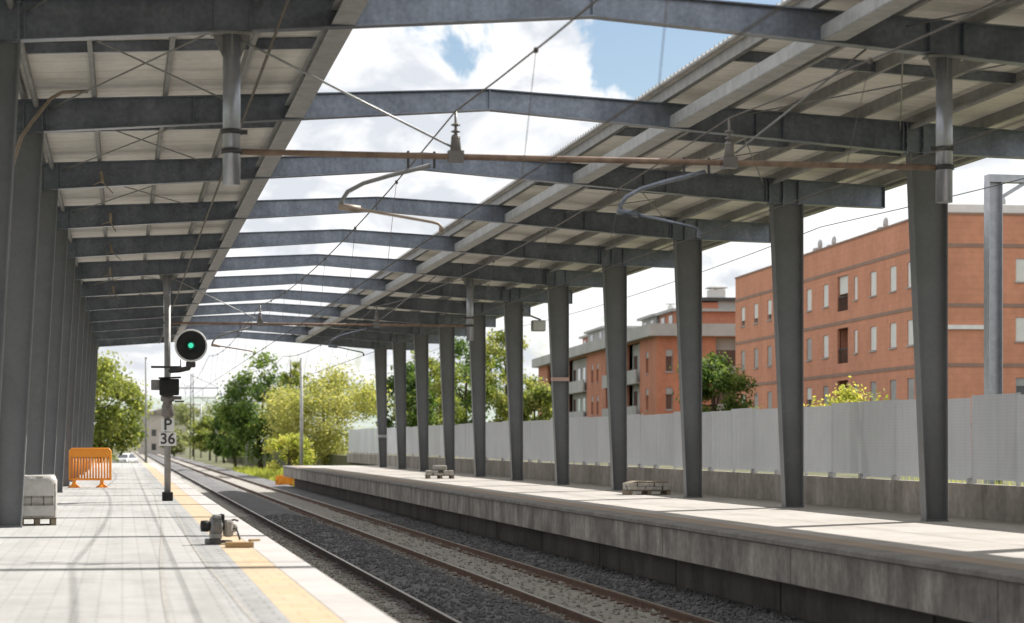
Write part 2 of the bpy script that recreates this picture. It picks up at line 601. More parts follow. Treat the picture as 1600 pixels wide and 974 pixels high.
def fence_mat():
    m = mat('pale_mesh_sheet', (0.53, 0.55, 0.58), (0.58, 0.60, 0.63), scale=0.35, rough=0.55, metal=0.0)
    nt = m.node_tree
    bs = nt.nodes['Principled BSDF']
    out = nt.nodes['Material Output']
    mul_mask(m, lambda nt, co: streaks(nt, co, (1, 0.6, 0.5), 0.3, 0.6, 0.9))
    mul_mask(m, joint_lines('Z', 0.06, 0.012, 0.93))
    mul_mask(m, joint_lines('Y', 0.06, 0.012, 0.93))
    def per_panel(nt, co):
        oi = nt.nodes.new('ShaderNodeObjectInfo')
        mr = nt.nodes.new('ShaderNodeMapRange')
        nt.links.new(oi.outputs['Random'], mr.inputs['Value'])
        mr.inputs['To Min'].default_value = 0.9
        mr.inputs['To Max'].default_value = 1.04
        return mr.outputs[0]
    mul_mask(m, per_panel)
    mul_mask(m, lambda nt, co: streaks(nt, co, (6, 6, 0.25), 0.28, 0.5, 0.9))
    tr = nt.nodes.new('ShaderNodeBsdfTranslucent')
    tr.inputs[0].default_value = (0.42, 0.43, 0.45, 1)
    m1 = nt.nodes.new('ShaderNodeMixShader')
    m1.inputs[0].default_value = 0.05
    nt.links.new(bs.outputs[0], m1.inputs[1])
    nt.links.new(tr.outputs[0], m1.inputs[2])
    tp = nt.nodes.new('ShaderNodeBsdfTransparent')
    m2 = nt.nodes.new('ShaderNodeMixShader')
    m2.inputs[0].default_value = 0.03
    nt.links.new(m1.outputs[0], m2.inputs[1])
    nt.links.new(tp.outputs[0], m2.inputs[2])
    nt.links.new(m2.outputs[0], out.inputs[0])
    return m


M_fence = fence_mat()


def brick_mat(name, c1, c2):
    m = mat(name, c1, c2, scale=0.25, rough=0.9, fine=0.08)
    mul_mask(m, joint_lines('Z', 0.32, 0.05, 0.94))
    mul_mask(m, lambda nt, co: streaks(nt, co, (0.5, 0.5, 0.12), 0.3, 0.6, 0.85))
    return m


M_brick = brick_mat('orange_brick', (0.63, 0.29, 0.185), (0.575, 0.26, 0.165))
M_brick2 = brick_mat('red_brick', (0.50, 0.215, 0.135), (0.44, 0.185, 0.115))
M_band = mat('grey_string_course', (0.32, 0.21, 0.165), (0.27, 0.18, 0.145), scale=1, rough=0.9)
M_render = mat('grey_render', (0.42, 0.42, 0.41), (0.35, 0.35, 0.34), scale=0.5, rough=0.9)
M_shutter = mat('white_roller_shutter', (0.74, 0.74, 0.72), (0.68, 0.68, 0.66), scale=2, rough=0.5)
mul_mask(M_shutter, joint_lines('Z', 0.08, 0.02, 0.8))
M_shut2 = mat('grey_roller_shutter', (0.36, 0.36, 0.36), (0.30, 0.30, 0.30), scale=2, rough=0.5)
M_glass = mat('window_glass', (0.035, 0.04, 0.045), (0.05, 0.055, 0.06), scale=1, rough=0.08, spec=0.7)
M_wall_pale = mat('pale_far_wall', (0.52, 0.47, 0.43), (0.46, 0.42, 0.38), scale=0.4, rough=0.9)
M_carpaint = mat('white_car_paint', (0.72, 0.72, 0.72), (0.68, 0.68, 0.68), scale=1, rough=0.2, spec=0.6)
M_tyre = mat('tyre_rubber', (0.02, 0.02, 0.02), (0.025, 0.025, 0.025), scale=3, rough=0.9)
M_bark = mat('bark', (0.10, 0.075, 0.05), (0.06, 0.045, 0.03), scale=3, rough=0.95, stretch=(1, 1, 0.3))
M_insul = mat('brown_insulator', (0.15, 0.135, 0.125), (0.21, 0.19, 0.175), scale=3, rough=0.3)
M_hill = mat('hazy_hillside', (0.22, 0.26, 0.22), (0.28, 0.31, 0.29), scale=0.02, rough=1)
M_pinktape = mat('pink_tape', (0.55, 0.38, 0.33), (0.5, 0.35, 0.3), scale=3, rough=0.7)


def emit(name, col, s):
    m = bpy.data.materials.new(name)
    m.use_nodes = True
    bs = m.node_tree.nodes['Principled BSDF']
    bs.inputs['Base Color'].default_value = (*[c * 0.3 for c in col], 1)
    bs.inputs['Emission Color'].default_value = (*col, 1)
    bs.inputs['Emission Strength'].default_value = s
    return m


M_green = emit('green_lamp', (0.05, 0.75, 0.45), 0.6)
M_greenlens = mat('green_lens_glass', (0.01, 0.09, 0.06), (0.012, 0.11, 0.07), scale=3, rough=0.15)


def leaf_mat(name, c):
    m = bpy.data.materials.new(name)
    m.use_nodes = True
    nt = m.node_tree
    bs = nt.nodes['Principled BSDF']
    bs.inputs['Roughness'].default_value = 0.6
    bs.inputs['Specular IOR Level'].default_value = 0.25
    tc = nt.nodes.new('ShaderNodeTexCoord')
    n = nt.nodes.new('ShaderNodeTexNoise')
    n.inputs['Scale'].default_value = 1.3
    n.inputs['Detail'].default_value = 3
    nt.links.new(tc.outputs['Object'], n.inputs['Vector'])
    cr = nt.nodes.new('ShaderNodeValToRGB')
    cr.color_ramp.elements[0].position = 0.35
    cr.color_ramp.elements[1].position = 0.65
    cr.color_ramp.elements[0].color = (c[0] * 0.75, c[1] * 0.8, c[2] * 0.8, 1)
    cr.color_ramp.elements[1].color = (c[0] * 1.25, c[1] * 1.15, c[2] * 1.1, 1)
    nt.links.new(n.outputs[0], cr.inputs[0])
    nt.links.new(cr.outputs[0], bs.inputs['Base Color'])
    tr = nt.nodes.new('ShaderNodeBsdfTranslucent')
    tr.inputs[0].default_value = (min(1, c[0] * 1.8), min(1, c[1] * 1.7), c[2], 1)
    mx = nt.nodes.new('ShaderNodeMixShader')
    mx.inputs[0].default_value = 0.45
    nt.links.new(bs.outputs[0], mx.inputs[1])
    nt.links.new(tr.outputs[0], mx.inputs[2])
    nt.links.new(mx.outputs[0], nt.nodes['Material Output'].inputs[0])
    return m


LEAF = {
    'dark': [leaf_mat('deep_green_leaf', (0.055, 0.105, 0.03)), leaf_mat('green_leaf', (0.10, 0.165, 0.045)), leaf_mat('fresh_green_leaf', (0.18, 0.245, 0.075))],
    'mid': [leaf_mat('mid_green_leaf', (0.125, 0.17, 0.045)), leaf_mat('grass_green_leaf', (0.225, 0.265, 0.075)), leaf_mat('light_green_leaf', (0.35, 0.37, 0.14))],
    'yellow': [leaf_mat('olive_leaf', (0.24, 0.27, 0.085)), leaf_mat('straw_leaf', (0.33, 0.35, 0.125)), leaf_mat('pale_blossom', (0.42, 0.42, 0.19))],
    'lime': [leaf_mat('leafy_lime', (0.20, 0.25, 0.05)), leaf_mat('bright_lime_leaf', (0.33, 0.37, 0.09)), leaf_mat('yellow_lime_leaf', (0.48, 0.46, 0.14))],
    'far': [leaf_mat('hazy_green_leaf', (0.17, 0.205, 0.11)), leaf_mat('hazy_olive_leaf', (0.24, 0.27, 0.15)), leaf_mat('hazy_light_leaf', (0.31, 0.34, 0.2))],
}

# ------------------------------------------------------------------ ground, ballast, platforms
Z_RAIL, Z_BAL = -1.10, -1.235
g = MB()
g.quad((-2500, -200, -1.42), (2500, -200, -1.42), (2500, 5500, -1.42), (-2500, 5500, -1.42))
tag(g.build('ground', M_soil), kind='structure')

g = MB()          # terrace behind the fence
g.box((15.3, -30, -1.4), (140, 330, 0.42))
tag(g.build('terrace', M_soil), kind='structure')

g = MB()          # ballast bed: gently uneven sheet
xs = [2.0 + 0.25 * i for i in range(32)]
ys = [-12 + 0.6 * i for i in range(270)] + [150 + 10 * i for i in range(46)]
for y in ys:
    for x in xs:
        z = Z_BAL + 0.035 * mnoise.noise(Vector((x * 1.7, y * 1.1, 0)))
        if 4.75 < x < 6.3:
            z += 0.09 * math.sin((x - 4.75) / 1.55 * PI)
        if 8.3 < x:
            z += 0.05 * min(1, (x - 8.3) / 0.6)
        if y > 150:
            z -= 0.02
        g.v.append((x, y, z))
nx = len(xs)
for j in range(len(ys) - 1):
    for i in range(nx - 1):
        g.f.append((j * nx + i, j * nx + i + 1, (j + 1) * nx + i + 1, (j + 1) * nx + i))
        g.mi.append(0)
        g.sm.append(True)
tag(g.build('ballast_bed', M_ballast), kind='structure')

g = MB()          # loose stones on top
rs = random.Random(3)
for i in range(17000):
    y = 27 + 50 * rs.random() ** 1.5
    x = rs.uniform(2.3, 9.6)
    if 6.63 < x < 7.95 and rs.random() < 0.75:
        continue
    s = rs.uniform(0.022, 0.052)
    z = Z_BAL + 0.035 * mnoise.noise(Vector((x * 1.7, y * 1.1, 0)))
    if 4.75 < x < 6.3:
        z += 0.09 * math.sin((x - 4.75) / 1.55 * PI)
    if 8.3 < x:
        z += 0.05 * min(1, (x - 8.3) / 0.6)
    a = rs.random() * PI
    c_, s_ = math.cos(a), math.sin(a)
    pts = []
    for (dx, dy, dz) in ((1, 0, 0), (0, 1, 0), (-1, 0, 0), (0, -1, 0), (0, 0, 1), (0, 0, -1)):
        q = s * rs.uniform(0.7, 1.3)
        ox, oy, oz = dx * q, dy * q * 0.8, dz * q * 0.8
        if dz:
            ox, oy = s * rs.uniform(-.4, .4), s * rs.uniform(-.4, .4)
        pts.append((x + ox * c_ - oy * s_, y + ox * s_ + oy * c_, z + 0.012 + oz))
    g.add(pts, ((0, 1, 4), (1, 2, 4), (2, 3, 4), (3, 0, 4), (1, 0, 5), (2, 1, 5), (3, 2, 5), (0, 3, 5)))
tag(g.build('ballast_stones', M_ballast), label='loose grey ballast stones scattered between the rails', cat='ballast', kind='stuff')

LE = 2.09         # left platform edge
Y_LEND, Y_REND = 146.0, 128.0
g = MB()
g.box((-9, -14, -1.42), (LE - 0.14, Y_LEND, -0.004))
o = tag(g.build('platform', M_conc), kind='structure')
g = MB()
g.box((-9, -14, -0.003), (0.90, Y_LEND, 0.0))
tag(g.build('platform_paving', M_pave), kind='structure')
g = MB()
g.box((0.90, -14, -0.003), (1.27, Y_LEND, 0.001))
tag(g.build('paving_band', M_pave2), kind='structure')
g = MB()
g.box((1.27, -14, -0.003), (1.67, Y_LEND, 0.002))
tag(g.build('yellow_safety_strip', M_yellow), kind='structure')
g = MB()
g.box((1.67, -14, -0.16), (LE, Y_LEND, 0.0), bev=0.015)
tag(g.build('platform_edge', M_edge), kind='structure')


def ground_pt(px, py):
    d = FPX * EYE / (py - HOR)
    return at(px, d, 0)


def mark_strip(pts, w, nm):
    P = [ground_pt(*p) for p in pts]
    Q = []
    for i in range(len(P) - 1):
        a, b = P[max(0, i - 1)], P[i]
        c, d = P[i + 1], P[min(len(P) - 1, i + 2)]
        for k in range(6):
            t = k / 6
            Q.append(0.5 * ((2 * b) + (c - a) * t + (2 * a - 5 * b + 4 * c - d) * t * t + (3 * b - a - 3 * c + d) * t ** 3))
    Q.append(P[-1])
    mb = MB()
    for i, q in enumerate(Q):
        ww = w * (0.65 + 0.5 * mnoise.noise(Vector((i * 0.35, w * 10, 1))))
        mb.v += [(q.x - ww, q.y, 0.0045), (q.x + ww, q.y, 0.0045)]
    for i in range(len(Q) - 1):
        mb.f.append((2 * i, 2 * i + 1, 2 * i + 3, 2 * i + 2))
        mb.mi.append(0)
        mb.sm.append(False)
    tag(mb.build(nm, M_mark), kind='structure')


mark_strip([(240, 770), (252, 815), (252, 880), (262, 965), (270, 1010)], 0.03, 'curved_mark')
mark_strip([(270, 790), (300, 850), (350, 915), (400, 975), (430, 1010)], 0.03, 'curved_mark')

RE = 9.15         # right platform edge
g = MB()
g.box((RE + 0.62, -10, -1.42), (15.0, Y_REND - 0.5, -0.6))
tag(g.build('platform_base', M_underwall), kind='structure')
g = MB()
g.prism([(RE + 0.02, -0.03), (RE + 0.02, -0.60), (RE + 0.10, -0.63), (RE + 1.1, -0.66), (15.05, -0.66), (15.05, -0.004), (RE + 0.1, -0.004)], 'y', -10, Y_REND)
tag(g.build('platform_slab', M_slab), kind='structure')
g = MB()
g.box((RE + 0.85, -10, -0.003), (15.05, Y_REND, 0.0))
tag(g.build('platform_paving', M_rplat), kind='structure')
g = MB()
g.box((RE + 0.40, -10, -0.003), (RE + 0.85, Y_REND, 0.001))
tag(g.build('faded_safety_strip', M_cop2), kind='structure')
g = MB()
g.prism([(RE - 0.03, -0.02), (RE - 0.03, -0.075), (RE + 0.0, -0.10), (RE + 0.40, -0.10), (RE + 0.40, 0.001), (RE + 0.01, 0.001)], 'y', -10, Y_REND + 0.02)
tag(g.build('platform_coping', M_cop), kind='structure')

# ------------------------------------------------------------------ tracks
RAILP = [(-0.036, 0), (0.036, 0), (0.036, -0.035), (0.011, -0.05), (0.011, -0.115), (0.07, -0.135), (0.07, -0.15), (-0.07, -0.15),
         (-0.07, -0.135), (-0.011, -0.115), (-0.011, -0.05), (-0.036, -0.035)]
sl_mb = MB()
sl_mb.prism([(-1.2, 0), (-1.2, 0.16), (-1.1, 0.19), (-0.5, 0.19), (-0.3, 0.15), (0.3, 0.15), (0.5, 0.19), (1.1, 0.19), (1.2, 0.16), (1.2, 0)], 'y', -0.13, 0.13)
for sx in (-1, 1):
    for dx in (-0.13, 0.13):
        sl_mb.box((sx * 0.7525 + dx - 0.05, -0.07, 0.19), (sx * 0.7525 + dx + 0.05, 0.07, 0.225), mi=1)


def track(cx, label, y_first, m_side):
    t = thing('railway_track', label, 'railway track', (cx, 40, Z_RAIL - 0.34), 'railway tracks in the cutting')
    for s in (-1, 1):
        mb = MB()
        mb.prism([(cx + s * 0.7525 + u, Z_RAIL + w) for u, w in RAILP], 'y', -12, 620)
        mb.box((cx + s * 0.7525 - 0.03, -12, Z_RAIL), (cx + s * 0.7525 + 0.03, 620, Z_RAIL + 0.002), mi=1)
        mb.build('rail', [m_side, M_railtop], t)
    proto = None
    for k in range(100):
        y = y_first + 0.6 * k
        if proto is None:
            proto = sl_mb.build('sleeper', [M_sleeper, M_rail], t, world=False)
            s_ = proto
        else:
            s_ = proto.copy()
            sc.collection.objects.link(s_)
        s_.location = (0, y - 40, 0)
    mb = MB()
    for k in range(150):
        y = y_first + 0.6 * (100 + k)
        mb.box((cx - 1.2, y - 0.13, Z_RAIL - 0.34), (cx + 1.2, y + 0.13, Z_RAIL - 0.153))
    tag(mb.build('sleeper', M_sleeper, t), kind='stuff')
    return t


track(3.80, 'nearer railway track running close beside the left platform edge', 15.4, M_railweb)
track(7.28, 'farther railway track with rusty rails in pale dusty ballast below the right platform', 26.4, M_rail)

# ------------------------------------------------------------------ canopy
CX = 6.05
Y2, SP = 36.5, 8.235
FR = [Y2 + SP * (n - 2) for n in range(-6, 13)]      # frames -6 .. 12, the first ones behind the camera
canopy = thing('station_canopy', 'long dark steel platform canopy with open skylight gap above the tracks', 'station canopy', (CX, 60, 0))


def ztop(x):
    return 7.28 - 0.05 * abs(x - CX)


def zbot(x):
    a = abs(x - CX)
    if a < 7.4:
        return 6.93 - 0.074 * a
    return 6.382 - 0.022 * (a - 7.4)


def rafter(yf):
    mb = MB()
    tip = 9.85
    outl = [-tip, -7.9, -7.4, -3.7, 0, 3.7, 7.4, 7.9, tip]
    top = [(CX + a, ztop(CX + a)) for a in outl]
    bot = [(CX + a, zbot(CX + a)) for a in outl]
    for i in range(len(outl) - 1):
        a, b, c, d = bot[i], bot[i + 1], top[i + 1], top[i]
        mb.prism([a, b, c, d], 'y', yf - 0.006, yf + 0.006)
        mb.prism([(d[0], d[1] - 0.018), (c[0], c[1] - 0.018), c, d], 'y', yf - 0.11, yf + 0.11)
        mb.prism([a, b, (b[0], b[1] + 0.018), (a[0], a[1] + 0.018)], 'y', yf - 0.11, yf + 0.11)
    for a in (-tip + 0.01, -7.95, -7.25, 0, 7.25, 7.95, tip - 0.01, -4.9, -4.45, 4.62, 5.1):
        x = CX + a
        mb.box((x - 0.007, yf - 0.1, zbot(x) + 0.018), (x + 0.007, yf + 0.1, ztop(x) - 0.018))
    for a in (-7.62, -7.32, 7.32, 7.62):
        x = CX + a
        mb.box((x - 0.011, yf - 0.105, zbot(x) - 0.04), (x + 0.011, yf + 0.105, ztop(x) - 0.02))
        for q in range(4):
            zz_ = zbot(x) + 0.06 + q * 0.14
            for yy in (-0.07, 0.07):
                mb.box((x - 0.03, yf + yy - 0.016, zz_ - 0.016), (x + 0.03, yf + yy + 0.016, zz_ + 0.016))
    return mb


def column(yf, s):
    """s = -1 left row, 1 right row; inner flange leans, outer flange is vertical"""
    mb = MB()
    xo = CX + s * 8.04
    xb, xt = CX + s * 7.65, CX + s * (7.30 if s < 0 else 7.37)
    zt = zbot(CX + s * 7.5) - 0.003
    w = 0.135
    mb.prism([(xo, 0.03), (xb, 0.03), (xt, zt), (xo, zt)], 'y', yf - 0.006, yf + 0.006)
    e = 0.02
    mb.prism([(xo, 0.03), (xo - s * e, 0.03), (xo - s * e, zt), (xo, zt)], 'y', yf - w, yf + w)
    mb.prism([(xb, 0.03), (xb + s * e, 0.03), (xt + s * e, zt), (xt, zt)], 'y', yf - w, yf + w)
    lo, hi = sorted((xo + s * 0.01, xb - s * 0.01))
    mb.box((lo, yf - w - 0.01, 0.003), (hi, yf + w + 0.01, 0.03))
    return mb


cols = {}
for i, yf in enumerate(FR):
    rafter(yf).build('rafter', M_steel, canopy)
    for s in (-1, 1):
        cols[(i - 6, s)] = column(yf, s).build('column', M_colsteel, canopy)
YA, YB = FR[0] - 1.2, FR[-1] + 0.9
for s in (-1, 1):
    for a in (4.2, 5.35, 6.5, 7.62, 8.75, 9.75):
        x = CX + s * a
        z = ztop(x) + 0.004
        mb = MB()     # C purlin
        mb.box((x - 0.035, YA, z), (x + 0.035, YB, z + 0.012))
        mb.box((x - 0.035, YA, z + 0.012), (x - 0.022, YB, z + 0.175))
        mb.box((x - 0.035, YA, z + 0.175), (x + 0.035, YB, z + 0.187))
        mb.build('purlin', M_galv2, canopy)
    # inner edge purlin and the deep channel that trims the gap
    x = CX + s * 3.0
    z = ztop(x) + 0.004
    mb = MB()
    mb.box((x - 0.05, YA, z), (x + 0.05, YB, z + 0.187))
    mb.build('edge_purlin', M_galv2, canopy)
    for k in range(len(FR) - 1):
        ya, yb = FR[k] + 0.012, FR[k + 1] - 0.012
        x0, x1 = sorted((CX + s * 3.12, CX + s * 3.42))
        zb = zbot(CX + s * 3.28) + 0.022
        mb = MB()
        xi = x1 if s < 0 else x0
        mb.box((xi - 0.008, ya, zb + 0.012), (xi + 0.008, yb, zb + 0.20))
        mb.box((x0, ya, zb), (x1, yb, zb + 0.012))
        mb.box((x0, ya, zb + 0.20), (x1, yb, zb + 0.212))
        mb.build('trim_beam', M_galv, canopy)
    # intermediate cross rails half way along each bay
    for k in range(len(FR) - 1):
        ym = (FR[k] + FR[k + 1]) / 2
        mb = MB()
        xa, xb_ = CX + s * 3.06, CX + s * 9.7
        mb.prism([(xa, ztop(xa) + 0.03), (xb_, ztop(xb_) + 0.03), (xb_, ztop(xb_) + 0.183), (xa, ztop(xa) + 0.183)], 'y', ym - 0.04, ym + 0.04)
        mb.build('cross_rail', M_steel, canopy)
    # roof sheet: flat soffit, ribbed top
    mb = MB()
    xa, xb_ = CX + s * 2.84, CX + s * 10.05
    za, zb = ztop(xa) + 0.193, ztop(xb_) + 0.193
    mb.quad((xa, YA, za), (xb_, YA, zb), (xb_, YB, zb), (xa, YB, za))
    y = YA
    prof = []
    while y < YB - 0.25:
        prof += [(y, 0.05), (y + 0.13, 0.05), (y + 0.16, 0.095), (y + 0.22, 0.095)]
        y += 0.25
    prof.append((YB, 0.05))
    n0 = len(mb.v)
    for yy, hh in prof:
        mb.v += [(xa, yy, za + hh), (xb_, yy, zb + hh)]
    for k in range(len(prof) - 1):
        mb.f.append((n0 + 2 * k, n0 + 2 * k + 1, n0 + 2 * k + 3, n0 + 2 * k + 2))
        mb.mi.append(1)
        mb.sm.append(False)
    n1 = len(mb.v)
    for yy, hh in prof:
        mb.v += [(xa, yy, za), (xb_, yy, zb)]
    for k in range(len(prof) - 1):
        for e in (0, 1):
            mb.f.append((n1 + 2 * k + e, n1 + 2 * k + 2 + e, n0 + 2 * k + 2 + e, n0 + 2 * k + e))
            mb.mi.append(1)
            mb.sm.append(False)
    mb.build('roof_sheet', [M_panel, M_roof], canopy, recalc=False)
    # eaves gutter
    mb = MB()
    x = CX + s * 10.12
    z = ztop(x) + 0.03
    mb.prism([(x - 0.09, z + 0.15), (x - 0.09, z), (x + 0.09, z), (x + 0.09, z + 0.15), (x + 0.078, z + 0.15), (x + 0.078, z + 0.012), (x - 0.078, z + 0.012), (x - 0.078, z + 0.15)], 'y', YA, YB)
    mb.build('gutter', M_galv2, canopy)
    # round bracing rods crossing in the roof plane
    for k in (6, 7, 8, 9, 12, 13, 16):
        if k >= len(FR) - 1:
            continue
        for (a1, a2) in ((4.3, 7.2),):
            for flip in (0, 1):
                p, q = (a1, a2) if flip else (a2, a1)
                xa, xb_ = CX + s * p, CX + s * q
                mb = MB()
                mb.tube([(xa, FR[k] + 0.05, ztop(xa) - 0.12 - 0.03 * flip), (xb_, FR[k + 1] - 0.05, ztop(xb_) - 0.12 - 0.03 * flip)], 0.013, 6)
                mb.build('bracing_rod', M_galv2, canopy)
    # flange struts along the column heads
    mb = MB()
    x = CX + s * 7.42
    mb.tube([(x, YA + 1.2, zbot(x) + 0.45), (x, YB - 0.9, zbot(x) + 0.45)], 0.05, 8)
    mb.build('eaves_strut', M_galv2, canopy)
# unseen cover added over the gap behind the photographer, to deepen the canopy shade
mb = MB()
for s in (-1, 1):
    xa, xb_ = CX, CX + s * 2.84
    mb.add([(xa, YA, ztop(xa) + .195), (xb_, YA, ztop(xb_) + .195), (xb_, 11.6, ztop(xb_) + .195), (xa, 11.6, ztop(xa) + .195),
            (xa, YA, ztop(xa) + .245), (xb_, YA, ztop(xb_) + .245), (xb_, 11.6, ztop(xb_) + .245), (xa, 11.6, ztop(xa) + .245)],
           [(3, 2, 1, 0), (4, 5, 6, 7), (0, 1, 5, 4), (1, 2, 6, 5), (2, 3, 7, 6), (3, 0, 4, 7)])
mb.build('roof_sheet', M_panel, canopy)  # invented shade cover, sharing the name of the real roof sheets
# conduit under the left half
mb = MB()
x = CX - 4.12
mb.tube([(x, FR[0], zbot(x) - 0.03), (x, FR[-1], zbot(x) - 0.03)], 0.022, 6)
tag(mb.build('conduit', M_wire, canopy), label='thin dark brown conduit under the left rafters')
# small bent lamp brackets left hanging below the left rafters
for k, (a, tw) in enumerate(((-6.45, .2), (-6.3, -.2), (-6.35, .35), (-6.4, -.1), (-6.35, .15))):
    yf = FR[9 + k] - 0.02
    x = CX + a
    z = zbot(x)
    mb = MB()
    mb.bar((x - 0.02, yf - 0.1, z + 0.30), (x + 0.10 * tw, yf - 0.16, z + 0.06), 0.07, 0.02)
    mb.bar((x + 0.10 * tw, yf - 0.16, z + 0.07), (x + 0.16 + tw * 0.3, yf - 0.2, z - 0.14), 0.05, 0.02)
    mb.bar((x + 0.10 * tw, yf - 0.16, z + 0.10), (x - 0.2 + tw * 0.2, yf - 0.18, z + 0.02), 0.04, 0.02)
    mb.build('lamp_bracket', M_armtube, canopy)
# loose hose drooping from the second left column head
mb = MB()
hp = [(-0.55, 36.2, 7.02), (-0.95, 36.1, 6.98), (-1.12, 36.0, 6.86), (-1.25, 35.6, 6.62), (-1.38, 34.9, 6.32), (-1.50, 34.0, 5.95), (-1.58, 33.0, 5.4)]
mb.tube(hp, 0.03, 8)
mb.build('loose_hose', M_armtube, canopy)
# tape bands on two columns of the right row
for n, z, hgt, m in ((6, 3.32, 0.12, M_pinktape), (12, 1.6, 0.16, M_galv)):
    yf = Y2 + SP * (n - 2)
    mb = MB()
    xi = CX + 7.65 + (7.37 - 7.65) * z / 6.37 - 0.004
    mb.box((xi, yf - 0.141, z), (CX + 8.045, yf - 0.136, z + hgt))
    mb.box((xi - 0.004, yf - 0.141, z), (xi, yf + 0.141, z + hgt))
    mb.build('tape_band', m, cols[(n, 1)])

# ------------------------------------------------------------------ overhead line
XL, XR = 1.37, 10.9
T1M, T1C, T2M, T2C = 4.25, 4.06, 7.91, 7.5


def insulator(mb, x, y, z0, z1):
    mb.tube([(x, y, z0), (x, y, z1)], 0.018, 8)
    n = 3
    for i in range(n):
        z = z0 + (z1 - z0) * (0.35 + 0.16 * i)
        mb.lathe([(0.025, -0.02), (0.062, -0.008), (0.062, 0.004), (0.025, 0.02)], 12, (x, y, z))


def ole(yf, label):
    t = thing('catenary_support', label, 'overhead line support', (CX, yf, zbot(XL)), 'overhead line supports hung under the canopy')
    zt = 5.07
    yp = yf
    for x, zb in ((XL, 4.64), (XR, 4.60)):
        z1 = zbot(x) - 0.004
        mb = MB()
        mb.tube([(x, yp, z1 - 0.03), (x, yp, zb)], 0.112, 20)
        p = mb.build('drop_post', M_post, t)
        mb = MB()
        mb.box((x - 0.26, yp - 0.14, z1 - 0.03), (x + 0.26, yp + 0.14, z1))
        for a in (0, PI / 2):
            c_, s_ = math.cos(a), math.sin(a)
            for sg in (-1, 1):
                mb.add([(x + c_ * sg * 0.11 - s_ * 0.008, yp + s_ * sg * 0.11 + c_ * 0.008, z1 - 0.03), (x + c_ * sg * (0.24 if a == 0 else .135) - s_ * 0.008, yp + s_ * sg * (0.24 if a == 0 else .135) + c_ * 0.008, z1 - 0.03), (x + c_ * sg * 0.11 - s_ * 0.008, yp + s_ * sg * 0.11 + c_ * 0.008, z1 - 0.32),
                        (x + c_ * sg * 0.11 + s_ * 0.008, yp + s_ * sg * 0.11 - c_ * 0.008, z1 - 0.03), (x + c_ * sg * (0.24 if a == 0 else .135) + s_ * 0.008, yp + s_ * sg * (0.24 if a == 0 else .135) - c_ * 0.008, z1 - 0.03), (x + c_ * sg * 0.11 + s_ * 0.008, yp + s_ * sg * 0.11 - c_ * 0.008, z1 - 0.32)],
                       ((0, 1, 2), (5, 4, 3), (0, 3, 4, 1), (1, 4, 5, 2), (2, 5, 3, 0)))
        mb.build('mounting_plate', M_galv2, p)
        for z in (zt + 0.0, zt + 0.25):
            mb = MB()
            mb.lathe([(0.113, -0.03), (0.133, -0.03), (0.133, 0.03), (0.113, 0.03)], 20, (x, yp, z))
            mb.box((x + (0.12 if x < CX else -0.2), yp - 0.03, z - 0.028), (x + (0.2 if x < CX else -0.12), yp + 0.03, z + 0.028))
            mb.build('collar', M_dark, p)
    mb = MB()
    mb.tube([(XL + 0.11, yp, zt), (XR - 0.11, yp, zt)], 0.04, 12)
    mb.build('crossbar', M_rust, t)
    for (xm, xc, sgn) in ((T1M, T1C, -1), (T2M, T2C, -1)):
        mb = MB()
        insulator(mb, xm, yp, zt + 0.05, 5.66)
        mb.lathe([(0.05, 0), (0.075, 0.02), (0.055, 0.22), (0.03, 0.24)], 12, (xm, yp, zt + 0.05))
        mb.box((xm - 0.10, yp - 0.07, zt - 0.07), (xm + 0.10, yp + 0.07, zt + 0.075))
        mb.build('insulator', M_insul, t)
        for q in (0.28, 0.62):
            mb = MB()
            mb.bar((xm - q, yp, zt + 0.06), (xm - q, yp, zt - 0.16), 0.03, 0.03)
            mb.build('hanger', M_dark, t)
        xa = xm - 0.58
        mb = MB()
        pts = [(xa + 0.25, yp, 4.95), (xa, yp, 4.88), (xa - 0.3, yp, 4.80), (xa - 0.62, yp, 4.70), (xa - 0.82, yp, 4.59), (xa - 0.90, yp, 4.47), (xa - 0.88, yp, 4.38)]
        mb.tube(pts, 0.028, 8)
        mb.build('curved_arm', M_galv2 if xm < CX else M_steel, t)  # right arm takes darker steel to stand for the roof shade on it
        mb = MB()
        x0 = xa - 0.88
        mb.tube([(x0 - 0.06, yp, 4.40), (x0 + 0.22, yp, 4.365)], 0.045, 10)
        mb.tube([(x0 + 0.22, yp, 4.365), (xc - 0.12, yp, 4.22), (xc - 0.04, yp, 4.20), (xc, yp, 4.16), (xc, yp, 4.10)], 0.02, 8)
        mb.box((xc - 0.025, yp - 0.04, 4.085), (xc + 0.025, yp + 0.04, 4.15))
        mb.build('registration_arm', M_armtube if xm < CX else M_steel, t)  # same darker steel on the right, roof shade put into the colour
    mb = MB()
    mb.tube([(XL + 0.05, yp, zbot(XL) - 0.06), (T1M - 0.06, yp, zt + 0.13)], 0.016, 6)
    mb.build('stay_rod', M_galv, t)
    mb = MB()
    mb.tube([(XR - 1.1, yp, zbot(XR - 1.1) - 0.02), (T2M + 0.08, yp, zt + 0.13)], 0.016, 6)
    mb.build('stay_rod', M_galv2, t)
    return t


YO = [28.27, 28.27 + 5 * SP, 28.27 + 10 * SP]
ole(YO[0], 'nearest overhead line support, twin grey drop posts joined by a rusty crossbar')
ole(YO[1], 'farther overhead line support hanging behind the green signal lamp and right columns')


